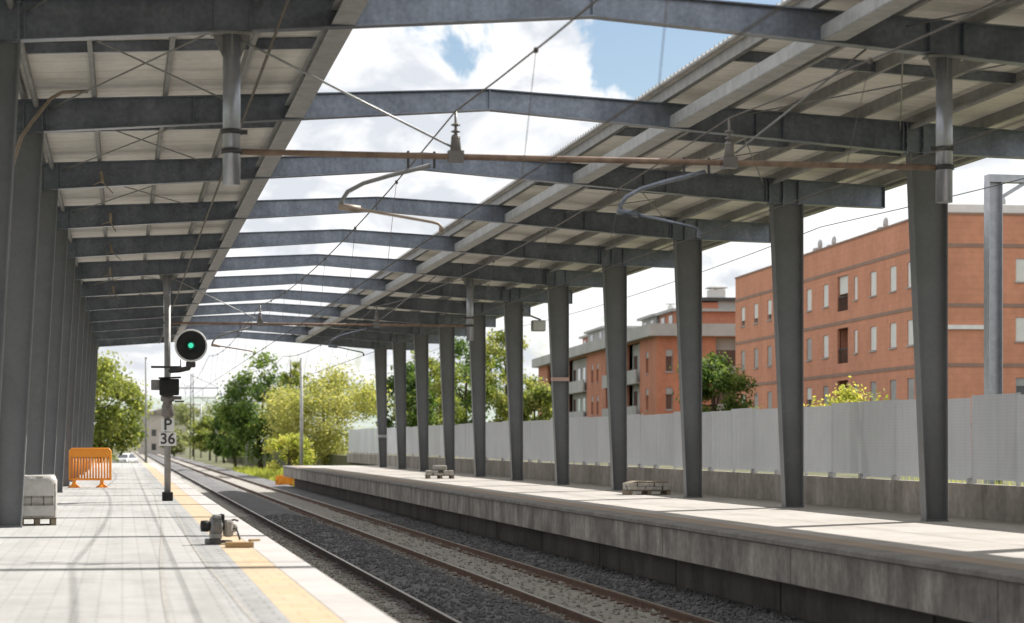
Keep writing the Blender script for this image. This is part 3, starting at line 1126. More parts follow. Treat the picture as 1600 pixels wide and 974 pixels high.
def line(xm, xc, label_m, label_c):
    sup = [-12.9] + YO + [160, 215, 270, 330, 400]
    pm = []
    drops = []
    for a, b in zip(sup[:-1], sup[1:]):
        sag = 0.48 if b - a < 45 else 0.8
        for k in range(12):
            t = k / 12
            y = a + (b - a) * t
            z = 5.66 - 4 * sag * t * (1 - t)
            pm.append((xm + (xc - xm) * 4 * t * (1 - t) * 0.5, y, z))
        for k in range(1, 7):
            t = k / 7
            y = a + (b - a) * t
            z = 5.66 - 4 * sag * t * (1 - t)
            xx = xm + (xc - xm) * 4 * t * (1 - t) * 0.5
            drops.append(MB())
            drops[-1].tube([(xx, y, z), (xc, y, 4.11)], 0.004, 4, caps=False)
            drops[-1].box((xx - 0.02, y - 0.03, z - 0.03), (xx + 0.02, y + 0.03, z + 0.02))
    pm.append((xm, sup[-1], 5.66))
    mb = MB()
    mb.tube(pm, 0.011, 6)
    w = mb.build('messenger_wire', M_wire)
    tag(w, label_m, 'overhead wire', 'overhead line wires')
    for q in drops:
        q.build('dropper', M_wire, w)
    mb = MB()
    mb.tube([(xc, -13, 4.10), (xc, 400, 4.10)], 0.008, 6)
    tag(mb.build('contact_wire', M_wire), label_c, 'overhead wire', 'overhead line wires')


line(T1M, T1C, 'upper sagging wire with droppers above the nearer track', 'lower straight contact wire above the nearer track')
line(T2M, T2C, 'upper sagging wire with droppers above the farther track, under the right roof', 'lower straight contact wire above the farther track')
mb = MB()
pts = []
for a, b in ((-5, 53), (53, 111), (111, 170), (170, 260)):
    for k in range(10):
        t = k / 10
        pts.append((17.2, a + (b - a) * t, 6.75 - 1.6 * t * (1 - t)))
mb.tube(pts, 0.010, 6)
tag(mb.build('feeder_cable', M_dark), 'dark cable sagging outside the right row of columns', 'cable')

# ------------------------------------------------------------------ signal
SX, SY = 1.04, 52.1
sig = thing('railway_signal', 'railway signal with round black head showing green on the left platform', 'railway signal', (SX, SY, 0))
mb = MB()
mb.tube([(SX, SY, 0.2), (SX, SY, 4.75)], 0.075, 16)
mb.lathe([(0.08, 0), (0.08, 0.03), (0.02, 0.05)], 16, (SX, SY, 4.75))
mb.build('mast', M_galv2, sig)
mb = MB()
mb.box((SX - 0.125, SY - 0.13, 0.002), (SX + 0.125, SY + 0.13, 0.21), bev=0.015)
mb.build('base_box', M_black, sig)
hx, hz, hy = 1.57, 3.61, SY - 0.42
mb = MB()
mb.lathe([(0.30, 0.05), (0.345, 0.0), (0.345, -0.02), (0.30, -0.025), (0.05, -0.025)], 40, (hx, hy, hz), 'y')
mb.lathe([(0.10, 0.05), (0.16, 0.05), (0.14, 0.38), (0.08, 0.42)], 24, (hx, hy, hz), 'y')
head = mb.build('signal_head', M_black, sig)
mb = MB()
mb.lathe([(0.335, -0.015), (0.345, -0.035), (0.372, -0.035), (0.38, 0.0), (0.372, 0.02), (0.346, 0.02)], 40, (hx, hy, hz), 'y')
ring_profile = mb
v = []
# open ring: rebuild without end caps
ring_profile.f, ring_profile.mi, ring_profile.sm = ring_profile.f[:-2], ring_profile.mi[:-2], ring_profile.sm[:-2]
ring_profile.build('rim', M_white, head)
mb = MB()
mb.lathe([(0.15, -0.026), (0.15, -0.07), (0.125, -0.07), (0.12, -0.03)], 32, (hx, hy, hz), 'y')
mb.f, mb.mi, mb.sm = mb.f[:-2], mb.mi[:-2], mb.sm[:-2]
mb.build('lens_hood', M_black, head)
mb = MB()
mb.lathe([(0.12, -0.03), (0.10, -0.042), (0.062, -0.05)], 32, (hx, hy, hz), 'y')
mb.build('lens', M_greenlens, head)
mb = MB()
mb.lathe([(0.06, -0.051), (0.045, -0.058), (0.01, -0.062)], 24, (hx - 0.005, hy, hz), 'y')
tag(mb.build('lit_lamp', M_green, head), label='glowing green lamp in the round head')
mb = MB()      # bracket
mb.tube([(hx, hy + 0.22, hz - 0.12), (hx, hy + 0.22, hz - 0.42), (hx - 0.06, hy + 0.26, hz - 0.52), (hx - 0.25, SY - 0.1, hz - 0.56), (SX, SY, hz - 0.58)], 0.06, 12)
mb.box((hx - 0.11, hy + 0.12, hz - 0.50), (hx + 0.11, hy + 0.33, hz - 0.36), bev=0.02)
mb.build('bracket', M_dark, sig)
mb = MB()
mb.bar((0.66, SY - 0.05, 3.12), (1.36, SY - 0.05, 3.12), 0.05, 0.05)
mb.tube([(1.34, SY - 0.05, 3.1), (1.34, SY - 0.05, 3.3)], 0.012, 6)
mb.build('cross_arm', M_dark, sig)
mb = MB()
mb.box((0.85, SY - 0.36, 2.46), (1.30, SY - 0.08, 2.84), bev=0.02)
mb.prism([(0.83, 2.84), (1.34, 2.86), (1.34, 2.89), (0.83, 2.87)], 'y', SY - 0.48, SY - 0.05)
mb.build('lower_lamp_box', M_black, sig)
mb = MB()
mb.box((0.66, SY - 0.2, 2.58), (0.86, SY + 0.02, 2.82), bev=0.015)
mb.build('junction_box', M_galv2, sig)
mb = MB()
mb.lathe([(0.08, 0), (0.14, 0.04), (0.14, 0.26), (0.10, 0.36), (0.16, 0.40), (0.16, 0.52), (0.08, 0.54)], 16, (SX, SY, 1.94))
mb.box((1.1, SY - 0.16, 2.36), (1.36, SY - 0.06, 2.44))
mb.box((1.2, SY - 0.14, 2.3), (1.42, SY - 0.09, 2.34))
mb.build('clamp', M_insul, sig)


def text_mesh(s, size, name, m, parent, loc, bold=0.0):
    cu = bpy.data.curves.new(name, 'FONT')
    cu.body = s
    cu.size = size
    cu.align_x = 'CENTER'
    cu.align_y = 'CENTER'
    cu.extrude = 0.004
    cu.offset = bold
    o = bpy.data.objects.new(name + '_curve', cu)
    sc.collection.objects.link(o)
    bpy.context.view_layer.update()
    dg = bpy.context.evaluated_depsgraph_get()
    me = bpy.data.meshes.new_from_object(o.evaluated_get(dg))
    bpy.data.objects.remove(o)
    me.materials.clear()
    me.materials.append(m)
    me.transform(Matrix.Rotation(R(90), 4, 'X'))
    n = bpy.data.objects.new(name, me)
    sc.collection.objects.link(n)
    n.parent = parent
    n.location = loc
    return n


for zc, hh, ww, s, size, nm in ((1.77, 0.30, 0.30, 'P', 0.38, 'letter_plate'), (1.44, 0.31, 0.40, '36', 0.35, 'number_plate')):
    mb = MB()
    mb.box((SX - ww / 2, SY - 0.11, zc - hh / 2), (SX + ww / 2, SY - 0.09, zc + hh / 2), bev=0.004)
    pl = mb.build(nm, M_white, sig)
    text_mesh(s, size, 'lettering', M_dark, pl, (SX - sig.location.x, SY - 0.114 - sig.location.y, zc - 0.0), 0.006)

# ------------------------------------------------------------------ left platform objects
# wrapped stack of paving blocks behind the near left column


def block_stack(x, y, w, dpt, h, label, group, rz=0.0):
    t = thing('block_pallet', label, 'pallet of blocks', (x, y, 0), group, rz)
    mb = MB()
    for k in range(5):
        yy = -dpt / 2 + dpt * (k + 0.5) / 5
        mb.box((-w / 2, yy - 0.045, 0.10), (w / 2, yy + 0.045, 0.122))
    for xx in (-w / 2 + 0.05, 0, w / 2 - 0.05):
        mb.box((xx - 0.045, -dpt / 2, 0.002), (xx + 0.045, dpt / 2, 0.10))
    mb.build('pallet', M_palwood, t, world=False)
    return t


bs_ = block_stack(-1.40, 37.6, 0.62, 0.8, 0.7, 'shrink wrapped pallet of pale blocks behind the near left column', None, 0.06)
mb = MB()
rs = random.Random(5)
rows = 6
for r_ in range(rows):
    for i in range(3):
        for j in range(3):
            e = 0.003
            wx, wy = 0.60 / 3, 0.78 / 3
            z0 = 0.125 + r_ * 0.115
            if r_ == rows - 1 and i == 2:
                continue
            mb.box((-0.30 + i * wx + e, -0.39 + j * wy + e, z0), (-0.30 + (i + 1) * wx - e + rs.uniform(-.004, .004), -0.39 + (j + 1) * wy - e, z0 + 0.111), bev=0.006)
mb.build('paving_blocks', M_block, bs_, world=False)
mb = MB()        # plastic wrap bulging round the stack, open lower front
prof = []
ringn = 28
for zi in range(9):
    z = 0.16 + 0.66 * zi / 8
    ring = []
    for k in range(ringn):
        a = 2 * PI * k / ringn
        c_, s_ = math.cos(a), math.sin(a)
        q = (abs(c_) ** 8 + abs(s_) ** 8) ** (-1 / 8)
        wv = 1 + 0.03 * mnoise.noise(Vector((c_ * 3, s_ * 3, z * 7)))
        sh = 0.9 if zi == 8 else 1.0
        ring.append((0.325 * c_ * q * wv * sh + 0.0, 0.415 * s_ * q * wv * sh, z + (0.02 * mnoise.noise(Vector((c_ * 2, s_ * 2, z))) if zi == 8 else 0)))
    prof.append(ring)
b0 = 0
for zi, ring in enumerate(prof):
    mb.v += ring
for zi in range(8):
    for k in range(ringn):
        a = 2 * PI * k / ringn
        if zi in (2, 3) and -2.3 < (a if a < PI else a - 2 * PI) < -1.0:
            continue
        k2 = (k + 1) % ringn
        mb.f.append((zi * ringn + k, zi * ringn + k2, (zi + 1) * ringn + k2, (zi + 1) * ringn + k))
        mb.mi.append(0)
        mb.sm.append(True)
mb.f.append(tuple(8 * ringn + k for k in range(ringn)))
mb.mi.append(0)
mb.sm.append(False)
mb.build('plastic_wrap', M_wrap, bs_, world=False)

# orange plastic barrier
bp = ground_pt(141, 762)
bar_t = thing('safety_barrier', 'orange plastic crowd barrier standing beside the left columns', 'barrier', (bp.x, bp.y, 0), None, -0.12)
mb = MB()
W2 = 0.60
mb.tube([(-W2, 0, 0.22), (-W2, 0, 1.10), (-W2 + 0.06, 0, 1.16), (W2 - 0.06, 0, 1.16), (W2, 0, 1.10), (W2, 0, 0.22)], 0.04, 10)
mb.tube([(-W2, 0, 0.25), (W2, 0, 0.25)], 0.035, 10)
mb.box((-W2, -0.02, 0.92), (W2, 0.02, 1.14))
mb.build('frame', M_orange, bar_t, world=False)
for k in range(13):
    x = -W2 + 1.2 * (k + 1) / 14
    mb = MB()
    mb.tube([(x, 0, 0.26), (x, 0, 0.93)], 0.027, 8)
    mb.build('bar', M_orange, bar_t, world=False)
for x in (-W2 + 0.12, W2 - 0.25):
    mb = MB()
    mb.prism([(-0.32, 0.0), (0.32, 0.0), (0.30, 0.05), (0.05, 0.14), (0.04, 0.25), (-0.04, 0.25), (-0.05, 0.14), (-0.30, 0.05)], 'x', x - 0.05, x + 0.05)
    mb.prism([(-0.2 + x, 0.0), (0.2 + x, 0.0), (0.04 + x, 0.12), (-0.04 + x, 0.12)], 'y', -0.03, 0.03)
    mb.build('foot', M_orange, bar_t, world=False)

# small petrol-driven site machine left on the paving
mp_ = ground_pt(338, 851)
mach = thing('site_machine', 'small grey motor driven site machine standing on the left paving', 'construction machine', (mp_.x, mp_.y, 0), None, 0.15)
mb = MB()
mb.box((-0.13, -0.16, 0.0), (0.04, 0.16, 0.075), bev=0.012)
mb.box((0.04, -0.12, 0.02), (0.2, 0.12, 0.055), bev=0.008)
mb.build('skid', M_dark, mach, world=False)
mb = MB()
mb.lathe([(0.05, -0.02), (0.115, 0.0), (0.125, 0.04), (0.125, 0.12), (0.10, 0.15)], 18, (-0.08, 0, 0.24), 'x')
mb.box((-0.08, -0.10, 0.07), (0.06, 0.10, 0.16), bev=0.015)
mb.box((-0.05, -0.09, 0.33), (0.06, 0.09, 0.40), bev=0.02)
for k in range(6):
    mb.lathe([(0.11, 0), (0.137, 0.003), (0.137, 0.008), (0.11, 0.011)], 18, (-0.07 + 0.022 * k, 0, 0.24), 'x')
mb.build('engine', M_galv2, mach, world=False)
mb = MB()
mb.lathe([(0.03, 0), (0.075, 0.01), (0.08, 0.10), (0.05, 0.13)], 14, (-0.22, -0.03, 0.25), 'x')
mb.box((0.055, -0.08, 0.20), (0.10, 0.08, 0.41), bev=0.012)
mb.build('air_filter', M_black, mach, world=False)
mb = MB()
mb.box((0.10, -0.09, 0.10), (0.22, 0.09, 0.33), bev=0.03)
mb.lathe([(0.04, 0), (0.06, 0.01), (0.05, 0.06)], 14, (0.22, 0, 0.22), 'x')
mb.build('gearbox', M_conc, mach, world=False)
mb = MB()
mb.tube([(0.16, 0.06, 0.30), (0.26, 0.06, 0.33), (0.31, 0.06, 0.31)], 0.014, 8)
mb.tube([(0.16, -0.06, 0.2), (0.26, -0.06, 0.22), (0.31, -0.06, 0.06)], 0.014, 8)
mb.build('handle', M_dark, mach, world=False)

wp_ = ground_pt(374, 856)
wd = thing('timber_board', 'short raw timber board lying on the yellow strip next to the machine', 'board', (wp_.x, wp_.y, 0), None, 0.05)
mb = MB()
mb.box((-0.18, -0.09, 0.006), (0.18, 0.09, 0.075), bev=0.006)
mb.build('plank', M_wood, wd, world=False)
mb = MB()
mb.bar((0.14, 0.05, 0.09), (0.27, 0.16, 0.09), 0.05, 0.03)
mb.build('batten', M_wood, wd, world=False)

# thin pole and parked car beyond the left platform end
pp = at(228, 151, -1.42)
pole = thing('thin_pole', 'thin grey pole at the far end of the left platform', 'pole', pp)
mb = MB()
mb.tube([(pp.x, pp.y, -1.42), (pp.x, pp.y, 7.1)], [0.09, 0.06], 10)
mb.build('shaft', M_galv2, pole)
mb = MB()
mb.lathe([(0.062, -0.03), (0.075, -0.03), (0.075, 0.04), (0.01, 0.06)], 10, (pp.x, pp.y, 7.1))
mb.build('cap', M_dark, pole)


def car(px, d, label, rz):
    p = at(px, d, -1.42)
    t = thing('parked_car', label, 'car', p, None, rz)
    sec = [(-2.05, .35, .62, .62), (-1.95, .3, .78, .72), (-1.2, .25, .86, .80), (-.75, .25, 1.30, .66), (.2, .25, 1.46, .62), (.95, .25, 1.38, .62), (1.65, .25, .98, .74), (2.0, .3, .9, .74), (2.08, .4, .6, .66)]
    mb = MB()
    n = 12
    for (x, z0, z1, hw) in sec:
        zm = min(0.86, z1 - 0.02)
        mb.v += [(x, -.72, z0), (x, -.84, z0 + .12), (x, -.85, zm - .2), (x, -.80, zm), (x, -hw, z1 - .05), (x, -hw + .12, z1),
                 (x, hw - .12, z1), (x, hw, z1 - .05), (x, .80, zm), (x, .85, zm - .2), (x, .84, z0 + .12), (x, .72, z0)]
    for i in range(len(sec) - 1):
        for k in range(n):
            k2 = (k + 1) % n
            gl = 1 if (k in (3, 7) and 2 <= i <= 5) or (k == 5 and i in (2, 5)) else 0
            mb.f.append((i * n + k, i * n + k2, (i + 1) * n + k2, (i + 1) * n + k))
            mb.mi.append(gl)
            mb.sm.append(True)
    m_ = (len(sec) - 1) * n
    mb.f += [tuple(range(n)), tuple(m_ + k for k in range(n))]
    mb.mi += [0, 0]
    mb.sm += [False, False]
    mb.build('body', [M_carpaint, M_glass], t, world=False)
    for x in (-1.3, 1.3):
        for y in (-.78, .78):
            mb = MB()
            mb.lathe([(.2, -.1), (.31, -.1), (.32, -.05), (.32, .05), (.31, .1), (.2, .1)], 18, (x, y, .32), 'y')
            w_ = mb.build('wheel', M_tyre, t, world=False)
            mb = MB()
            mb.lathe([(.05, -.105), (.2, -.103), (.2, .103), (.05, .105)], 14, (x, y, .32), 'y')
            mb.build('rim', M_galv, w_, world=False)
    for y in (-.6, .6):
        mb = MB()
        mb.box((-2.09, y - .14, .6), (-1.98, y + .14, .72), bev=.02)
        mb.build('headlight', M_glass, t, world=False)


car(196, 262, 'white car parked beyond the end of the left platform', 1.25)

# ------------------------------------------------------------------ right side: low wall, sheet fence
lw = MB()
lw.box((15.06, -20, -0.02), (15.30, 150, 0.62), bev=0.02)
tag(lw.build('low_wall', M_lowwall), 'low weathered concrete wall along the back of the right platform', 'wall')
fence = thing('sheet_fence', 'long pale grey sheet fence standing on the low wall', 'fence', (15.2, 60, 0.62))
rs = random.Random(11)
y = 18.0
pw = 2.0
pi_ = 0
while y < 149:
    mb = MB()
    dz = rs.uniform(-0.03, 0.03)
    lean = rs.uniform(-0.012, 0.012)
    z0, z1 = 0.68 + rs.uniform(-0.02, 0.03), 2.19 + dz
    nseg = 20
    pts = []
    for k in range(nseg + 1):
        yy = y + (pw + 0.01) * k / nseg
        xo = 0.006 if (k // 2) % 2 == 0 else 0.0
        pts.append((15.16 + xo + 0.004 * (pi_ % 2), yy))
    for (xx, yy) in pts:
        mb.v += [(xx, yy, z0), (xx + lean, yy, z1)]
    for k in range(nseg):
        mb.f.append((2 * k, 2 * k + 2, 2 * k + 3, 2 * k + 1))
        mb.mi.append(0)
        mb.sm.append(False)
    mb.build('panel', M_fence, fence, recalc=False)
    mb = MB()
    mb.box((15.20, y - 0.03, 0.60), (15.26, y + 0.03, 2.2 + dz))
    if rs.random() < 0.6:
        mb.box((15.10, y - 0.05, 0.60), (15.20, y + 0.05, 0.72))
    mb.build('fence_post', M_galv, fence)
    y += pw
    pi_ += 1

# weeds on the top of the wall below the fence
mb = MB()
rs = random.Random(21)
for i in range(1500):
    yy = 18 + 24 * rs.random() ** 1.2
    xx = 15.3 + rs.random() ** 2 * 1.2
    if mnoise.noise(Vector((yy * 0.35, 0, 0))) < -0.1 and yy > 30:
        continue
    h = rs.uniform(0.12, 0.32)
    a = rs.random() * 2 * PI
    w = 0.016
    dx, dy = math.cos(a) * w, math.sin(a) * w
    lx, ly = rs.uniform(-.1, .1), rs.uniform(-.1, .1)
    mb.add([(xx - dx, yy - dy, 0.42), (xx + dx, yy + dy, 0.42), (xx + lx, yy + ly, 0.42 + h)], ((0, 1, 2),))
tag(mb.build('weeds', LEAF['lime'][1], recalc=False), 'yellow green weeds growing under the sheet fence', 'weeds', kind='stuff')

# pallets of blocks on the right platform


def right_pallet(px, py, w, label, seed):
    p = ground_pt(px, py)
    t = block_stack(p.x, p.y, w, 0.8, 0.3, label, None, 0.0)
    r2 = random.Random(seed)
    mb = MB()
    nx_ = 5
    for r_ in range(2):
        for i in range(nx_):
            for j in range(3):
                if r_ == 1 and r2.random() < 0.1:
                    continue
                x0 = -w / 2 + w * i / nx_
                y0 = -0.4 + 0.8 * j / 3
                z0 = 0.125 + r_ * 0.09 + r2.uniform(0, 0.008)
                sh = r2.uniform(-0.02, 0.02)
                mb.box((x0 + 0.006 + sh, y0 + 0.006, z0), (x0 + w / nx_ - 0.006 + sh, y0 + 0.26, z0 + 0.085), bev=0.008)
    mb.build('paving_blocks', M_block, t, world=False)
    return t, p


t, p = right_pallet(1010, 773, 1.12, 'timber pallet of loose pale slabs between two right columns', 2)
mb = MB()
mb.prism([(-0.52, 0.31), (-0.30, 0.36), (0.05, 0.345), (0.38, 0.355), (0.54, 0.30), (0.5, 0.285), (0, 0.312), (-0.5, 0.29)], 'y', -0.36, 0.36)
mb.build('sacking', M_palwood, t, world=False)
t, p = right_pallet(687, 748, 1.0, 'distant low pallet with a pale bundle near the right platform edge', 4)
for x in (-0.45, 0.45):
    mb = MB()
    mb.box((x - 0.16, -0.3, 0.126), (x + 0.16, 0.3, 0.13))
    mb.build('edge_board', M_dark, t, world=False)
mb = MB()
mb.box((-0.24, -0.3, 0.31), (0.24, 0.3, 0.50), bev=0.04)
mb.build('bundle', M_conc, t, world=False)

# orange mesh near the far end of the right platform
op_ = at(450, 132, -1.22)
mb = MB()
for j in range(7):
    for i in range(15):
        mb.v.append((op_.x - 0.75 + i * 0.1 + 0.04 * mnoise.noise(Vector((i * .7, j * .6, 0))), op_.y + 0.16 * mnoise.noise(Vector((i * .5, j * .5, 4))), -1.24 + j * 0.12 - 0.012 * abs(i - 7) * j / 3))
for j in range(6):
    for i in range(14):
        mb.f.append((j * 15 + i, j * 15 + i + 1, (j + 1) * 15 + i + 1, (j + 1) * 15 + i))
        mb.mi.append(0)
        mb.sm.append(True)
nt_ = mb.build('orange_netting', M_orange)
sm_ = nt_.modifiers.new('thickness', 'SOLIDIFY')
sm_.thickness = 0.02
tag(nt_, 'crumpled orange safety netting below the far end of the right platform', 'safety netting')

# floodlight beside a right column
fy = Y2 + SP * 5 + 1.0
fl = thing('floodlight', 'small pale floodlight fixed outside the right columns under the eaves', 'floodlight', (14.75, fy, 5.6))
mb = MB()
mb.box((14.60, fy - 0.20, 5.38), (15.10, fy + 0.12, 5.78), bev=0.03)
mb.box((14.64, fy - 0.215, 5.42), (15.06, fy - 0.20, 5.74), mi=1)
mb.build('housing', [M_render, M_shutter], fl)
mb = MB()
mb.bar((14.15, fy, 6.1), (14.95, fy, 5.8), 0.06, 0.06)
mb.bar((14.16, fy - 1.2, 6.1), (14.16, fy + 0.03, 6.1), 0.06, 0.06)
mb.build('bracket', M_galv2, fl)

# pale steel portal mast behind the fence on the right
gx = at(1552, 50, 0)
gm = thing('portal_mast', 'pale square steel mast with top crossbeam behind the right fence', 'overhead line mast', (gx.x, gx.y, 0.4))
mb = MB()
mb.box((gx.x - 0.16, gx.y - 0.16, 0.42), (gx.x - 0.145, gx.y + 0.16, 7.25))
mb.box((gx.x + 0.145, gx.y - 0.16, 0.42), (gx.x + 0.16, gx.y + 0.16, 7.25))
mb.box((gx.x - 0.145, gx.y + 0.02, 0.42), (gx.x + 0.145, gx.y + 0.04, 7.25))
mb.build('upright', M_post, gm)
mb = MB()
mb.box((gx.x - 0.16, gx.y - 0.14, 7.25), (gx.x + 3.2, gx.y + 0.14, 7.42))
mb.bar((gx.x + 0.16, gx.y, 6.9), (gx.x + 0.75, gx.y, 7.25), 0.08, 0.08)
mb.build('crossbeam', M_post, gm)

# ------------------------------------------------------------------ buildings


def wall_open(mb, T, u0, u1, z0, z1, ops, depth=0.16, mi=0):
    """flat wall with real openings; T(u, out, z) maps to local space; ops: (u0,u1,z0,z1)"""
    us = sorted(set([u0, u1] + [x for o in ops for x in o[:2]]))
    zs = sorted(set([z0, z1] + [x for o in ops for x in o[2:4]]))
    for i in range(len(us) - 1):
        for j in range(len(zs) - 1):
            cu, cz = (us[i] + us[i + 1]) / 2, (zs[j] + zs[j + 1]) / 2
            if any(o[0] < cu < o[1] and o[2] < cz < o[3] for o in ops):
                continue
            mb.quad(T(us[i], 0, zs[j]), T(us[i + 1], 0, zs[j]), T(us[i + 1], 0, zs[j + 1]), T(us[i], 0, zs[j + 1]), mi)
    for (a, b, c, d) in [o[:4] for o in ops]:
        mb.quad(T(a, 0, c), T(a, 0, d), T(a, -depth, d), T(a, -depth, c), mi)
        mb.quad(T(b, 0, c), T(b, 0, d), T(b, -depth, d), T(b, -depth, c), mi)
        mb.quad(T(a, 0, c), T(b, 0, c), T(b, -depth, c), T(a, -depth, c), mi)
        mb.quad(T(a, 0, d), T(b, 0, d), T(b, -depth, d), T(a, -depth, d), mi)


def tbox(mb, T, u0, u1, o0, o1, z0, z1, mi=0):
    vs = [T(u, o, z) for z in (z0, z1) for (u, o) in ((u0, o0), (u1, o0), (u1, o1), (u0, o1))]
    mb.add(vs, [(3, 2, 1, 0), (4, 5, 6, 7), (0, 1, 5, 4), (1, 2, 6, 5), (2, 3, 7, 6), (3, 0, 4, 7)], mi)


def window(T, b, a0, a1, z0, z1, shut, sm, depth=0.16):
    """glass + frame, with a roller shutter let down by the fraction shut"""
    mb = MB()
    tbox(mb, T, a0, a1, -depth - 0.03, -depth, z0, z1, 0)
    f = 0.06
    for (p, q, r_, s_) in ((a0, a0 + f, z0, z1), (a1 - f, a1, z0, z1), (a0 + f, a1 - f, z0, z0 + f), (a0 + f, a1 - f, z1 - f, z1)):
        tbox(mb, T, p, q, -depth + 0.001, -depth + 0.05, r_, s_, 1)
    if a1 - a0 > 0.9:
        tbox(mb, T, (a0 + a1) / 2 - 0.03, (a0 + a1) / 2 + 0.03, -depth + 0.001, -depth + 0.05, z0 + f, z1 - f, 1)
    w = mb.build('window', [M_glass, M_render], b, world=False)
    if shut > 0:
        mb = MB()
        tbox(mb, T, a0 + 0.02, a1 - 0.02, -0.075, -0.05, z1 - (z1 - z0) * shut, z1 - 0.01)
        mb.build('shutter', sm, w, world=False)
    mb = MB()
    tbox(mb, T, a0 - 0.08, a1 + 0.08, 0.003, 0.07, z0 - 0.08, z0 - 0.01)
    mb.build('sill', M_render, w, world=False)


# --- the long four-storey block
c1 = Vector((41.75, 110.4, -0.2))
b1 = thing('apartment_block', 'long four storey orange brick apartment block with white shuttered windows', 'apartment building', c1, None, R(86.77))
G0 = 0.2
HB = 13.35 - c1.z


def TF(u, o, z):
    return (u, o, z - c1.z)


def TE(u, o, z):
    return (-o, -u, z - c1.z)


mb = MB()
rng = random.Random(31)
LB = 46.6
win_u = [44.1, 40.0, 35.9, 32.0, 28.6, 25.1, 21.0, 14.2, 10.5, 6.6, 3.3]
ops, wl = [], []
for row, (zb, zt_) in enumerate(((9.75, 11.12), (6.6, 7.97), (3.45, 4.82), (0.5, 1.87))):
    for i, u in enumerate(win_u):
        w = 0.62 if i != 7 else 0.36
        o_ = (u - w, u + w, zb, zt_)
        ops.append(o_)
        if row == 0:
            sh = rng.choice((0.72, 0.75, 1.0)) if i < 6 else 1.0
            m_ = M_shutter
        elif row == 1:
            m_ = M_shut2 if i < 6 else M_shutter
            sh = 0.98
        elif row == 2:
            m_ = M_shutter if i in (0, 5) else M_shut2
            sh = 0.55 if i in (0, 5) else 0.9
        else:
            m_, sh = M_shut2, 0.5
        wl.append((o_, sh, m_))
    ops.append((15.9, 18.3, zb - 0.5, zt_ + 0.25))
wall_open(mb, TF, 0, LB, -0.2, 13.35, ops)
eops, ewl = [], []
for row, (zb, zt_) in enumerate(((9.85, 11.05), (6.7, 7.95), (3.55, 4.75), (0.5, 1.7))):
    for v_ in (5.45, 10.5, 14.5):
        o_ = (v_ - 0.75, v_ + 0.75, zb, zt_)
        eops.append(o_)
        ewl.append((o_, 1.0 if row < 2 else 0.35, M_shutter if row < 2 else M_shut2))
wall_open(mb, TE, 0, 18, -0.2, 13.35, eops)
# back and far walls
mb.quad((LB, 0, 0), (LB, -18, 0), (LB, -18, HB), (LB, 0, HB))
mb.quad((0, -18, 0), (LB, -18, 0), (LB, -18, HB), (0, -18, HB))
mb.build('wall', M_brick, b1, world=False)
mb = MB()
mb.box((-0.05, -18.05, HB - 0.02), (LB + 0.05, 0.05, HB + 0.10))
mb.build('roof', M_band, b1, world=False)
mb = MB()
for z in (11.62, 8.47, 5.32, 2.17):
    tbox(mb, TF, -0.03, LB + 0.03, 0.003, 0.03, z, z + 0.2)
    tbox(mb, TE, 0.0, 18, 0.003, 0.03, z, z + 0.2)
mb.build('string_course', M_band, b1, world=False)
for o_, sh, m_ in wl:
    window(TF, b1, *o_, sh, m_)
for o_, sh, m_ in ewl:
    window(TE, b1, *o_, sh, m_)
for row, (zb, zt_) in enumerate(((9.75, 11.12), (6.6, 7.97), (3.45, 4.82), (0.5, 1.87))):
    mb = MB()
    tbox(mb, TF, 15.9, 18.3, -1.1, -1.05, zb - 0.5, zt_ + 0.25, 0)
    mb.quad(TF(15.9, -.22, zb - .5), TF(15.9, -1.1, zb - .5), TF(15.9, -1.1, zt_ + .25), TF(15.9, -.22, zt_ + .25), 1)
    mb.quad(TF(18.3, -.22, zb - .5), TF(18.3, -1.1, zb - .5), TF(18.3, -1.1, zt_ + .25), TF(18.3, -.22, zt_ + .25), 1)
    for k in range(9):
        u = 15.95 + 2.3 * k / 8
        tbox(mb, TF, u - 0.015, u + 0.015, -0.1, -0.07, zb - 0.5, zb + 0.35, 2)
    tbox(mb, TF, 15.9, 18.3, -0.11, -0.06, zb + 0.35, zb + 0.40, 2)
    lg = mb.build('loggia', [M_glass, M_brick2, M_dark], b1, world=False)
    if row == 0:
        mb = MB()
        tbox(mb, TF, 16.0, 18.2, -0.18, -0.14, zb + 0.55, zt_ + 0.24)
        mb.build('awning', M_shutter, lg, world=False)
mb = MB()
tbox(mb, TE, 0.9, 2.95, 0.003, 0.12, 7.3, 7.52)
mb.build('white_pipe', M_white, b1, world=False)
# roof clutter
for (u, v_, k) in ((26.5, -1.0, 0), (24.2, -1.3, 0), (12.4, -1.2, 0), (9.0, -2.2, 1), (1.2, -4.3, 0), (30, -3, 1), (0.5, -5.6, 1), (0.5, -6.4, 1), (1.0, -7.4, 1)):
    mb = MB()
    if k == 0:
        mb.lathe([(0.05, 0.05), (0.28, 0.0), (0.42, -0.12), (0.40, -0.13), (0.26, -0.03), (0.05, 0.02)], 18, (u, v_, HB + 0.72), 'y')
        mb.tube([(u, v_, HB + 0.1), (u, v_, HB + 0.75)], 0.035, 8)
        mb.box((u + 0.5, v_ - 0.3, HB + 0.1), (u + 1.2, v_ + 0.1, HB + 0.6), bev=0.03)
        mb.build('satellite_dish', M_galv, b1, world=False)
    else:
        mb.tube([(u, v_, HB + 0.1), (u, v_, HB + 1.7)], 0.03, 6)
        for q in range(4):
            mb.bar((u - 0.25, v_, HB + 1.1 + q * 0.15), (u + 0.25, v_, HB + 1.1 + q * 0.15), 0.02, 0.02)
        mb.build('antenna', M_galv2, b1, world=False)
mb = MB()
mb.box((0.6, -6.2, HB + 0.1), (6, -1.0, HB + 0.62), bev=0.03)
mb.build('roof_box', M_shutter, b1, world=False)

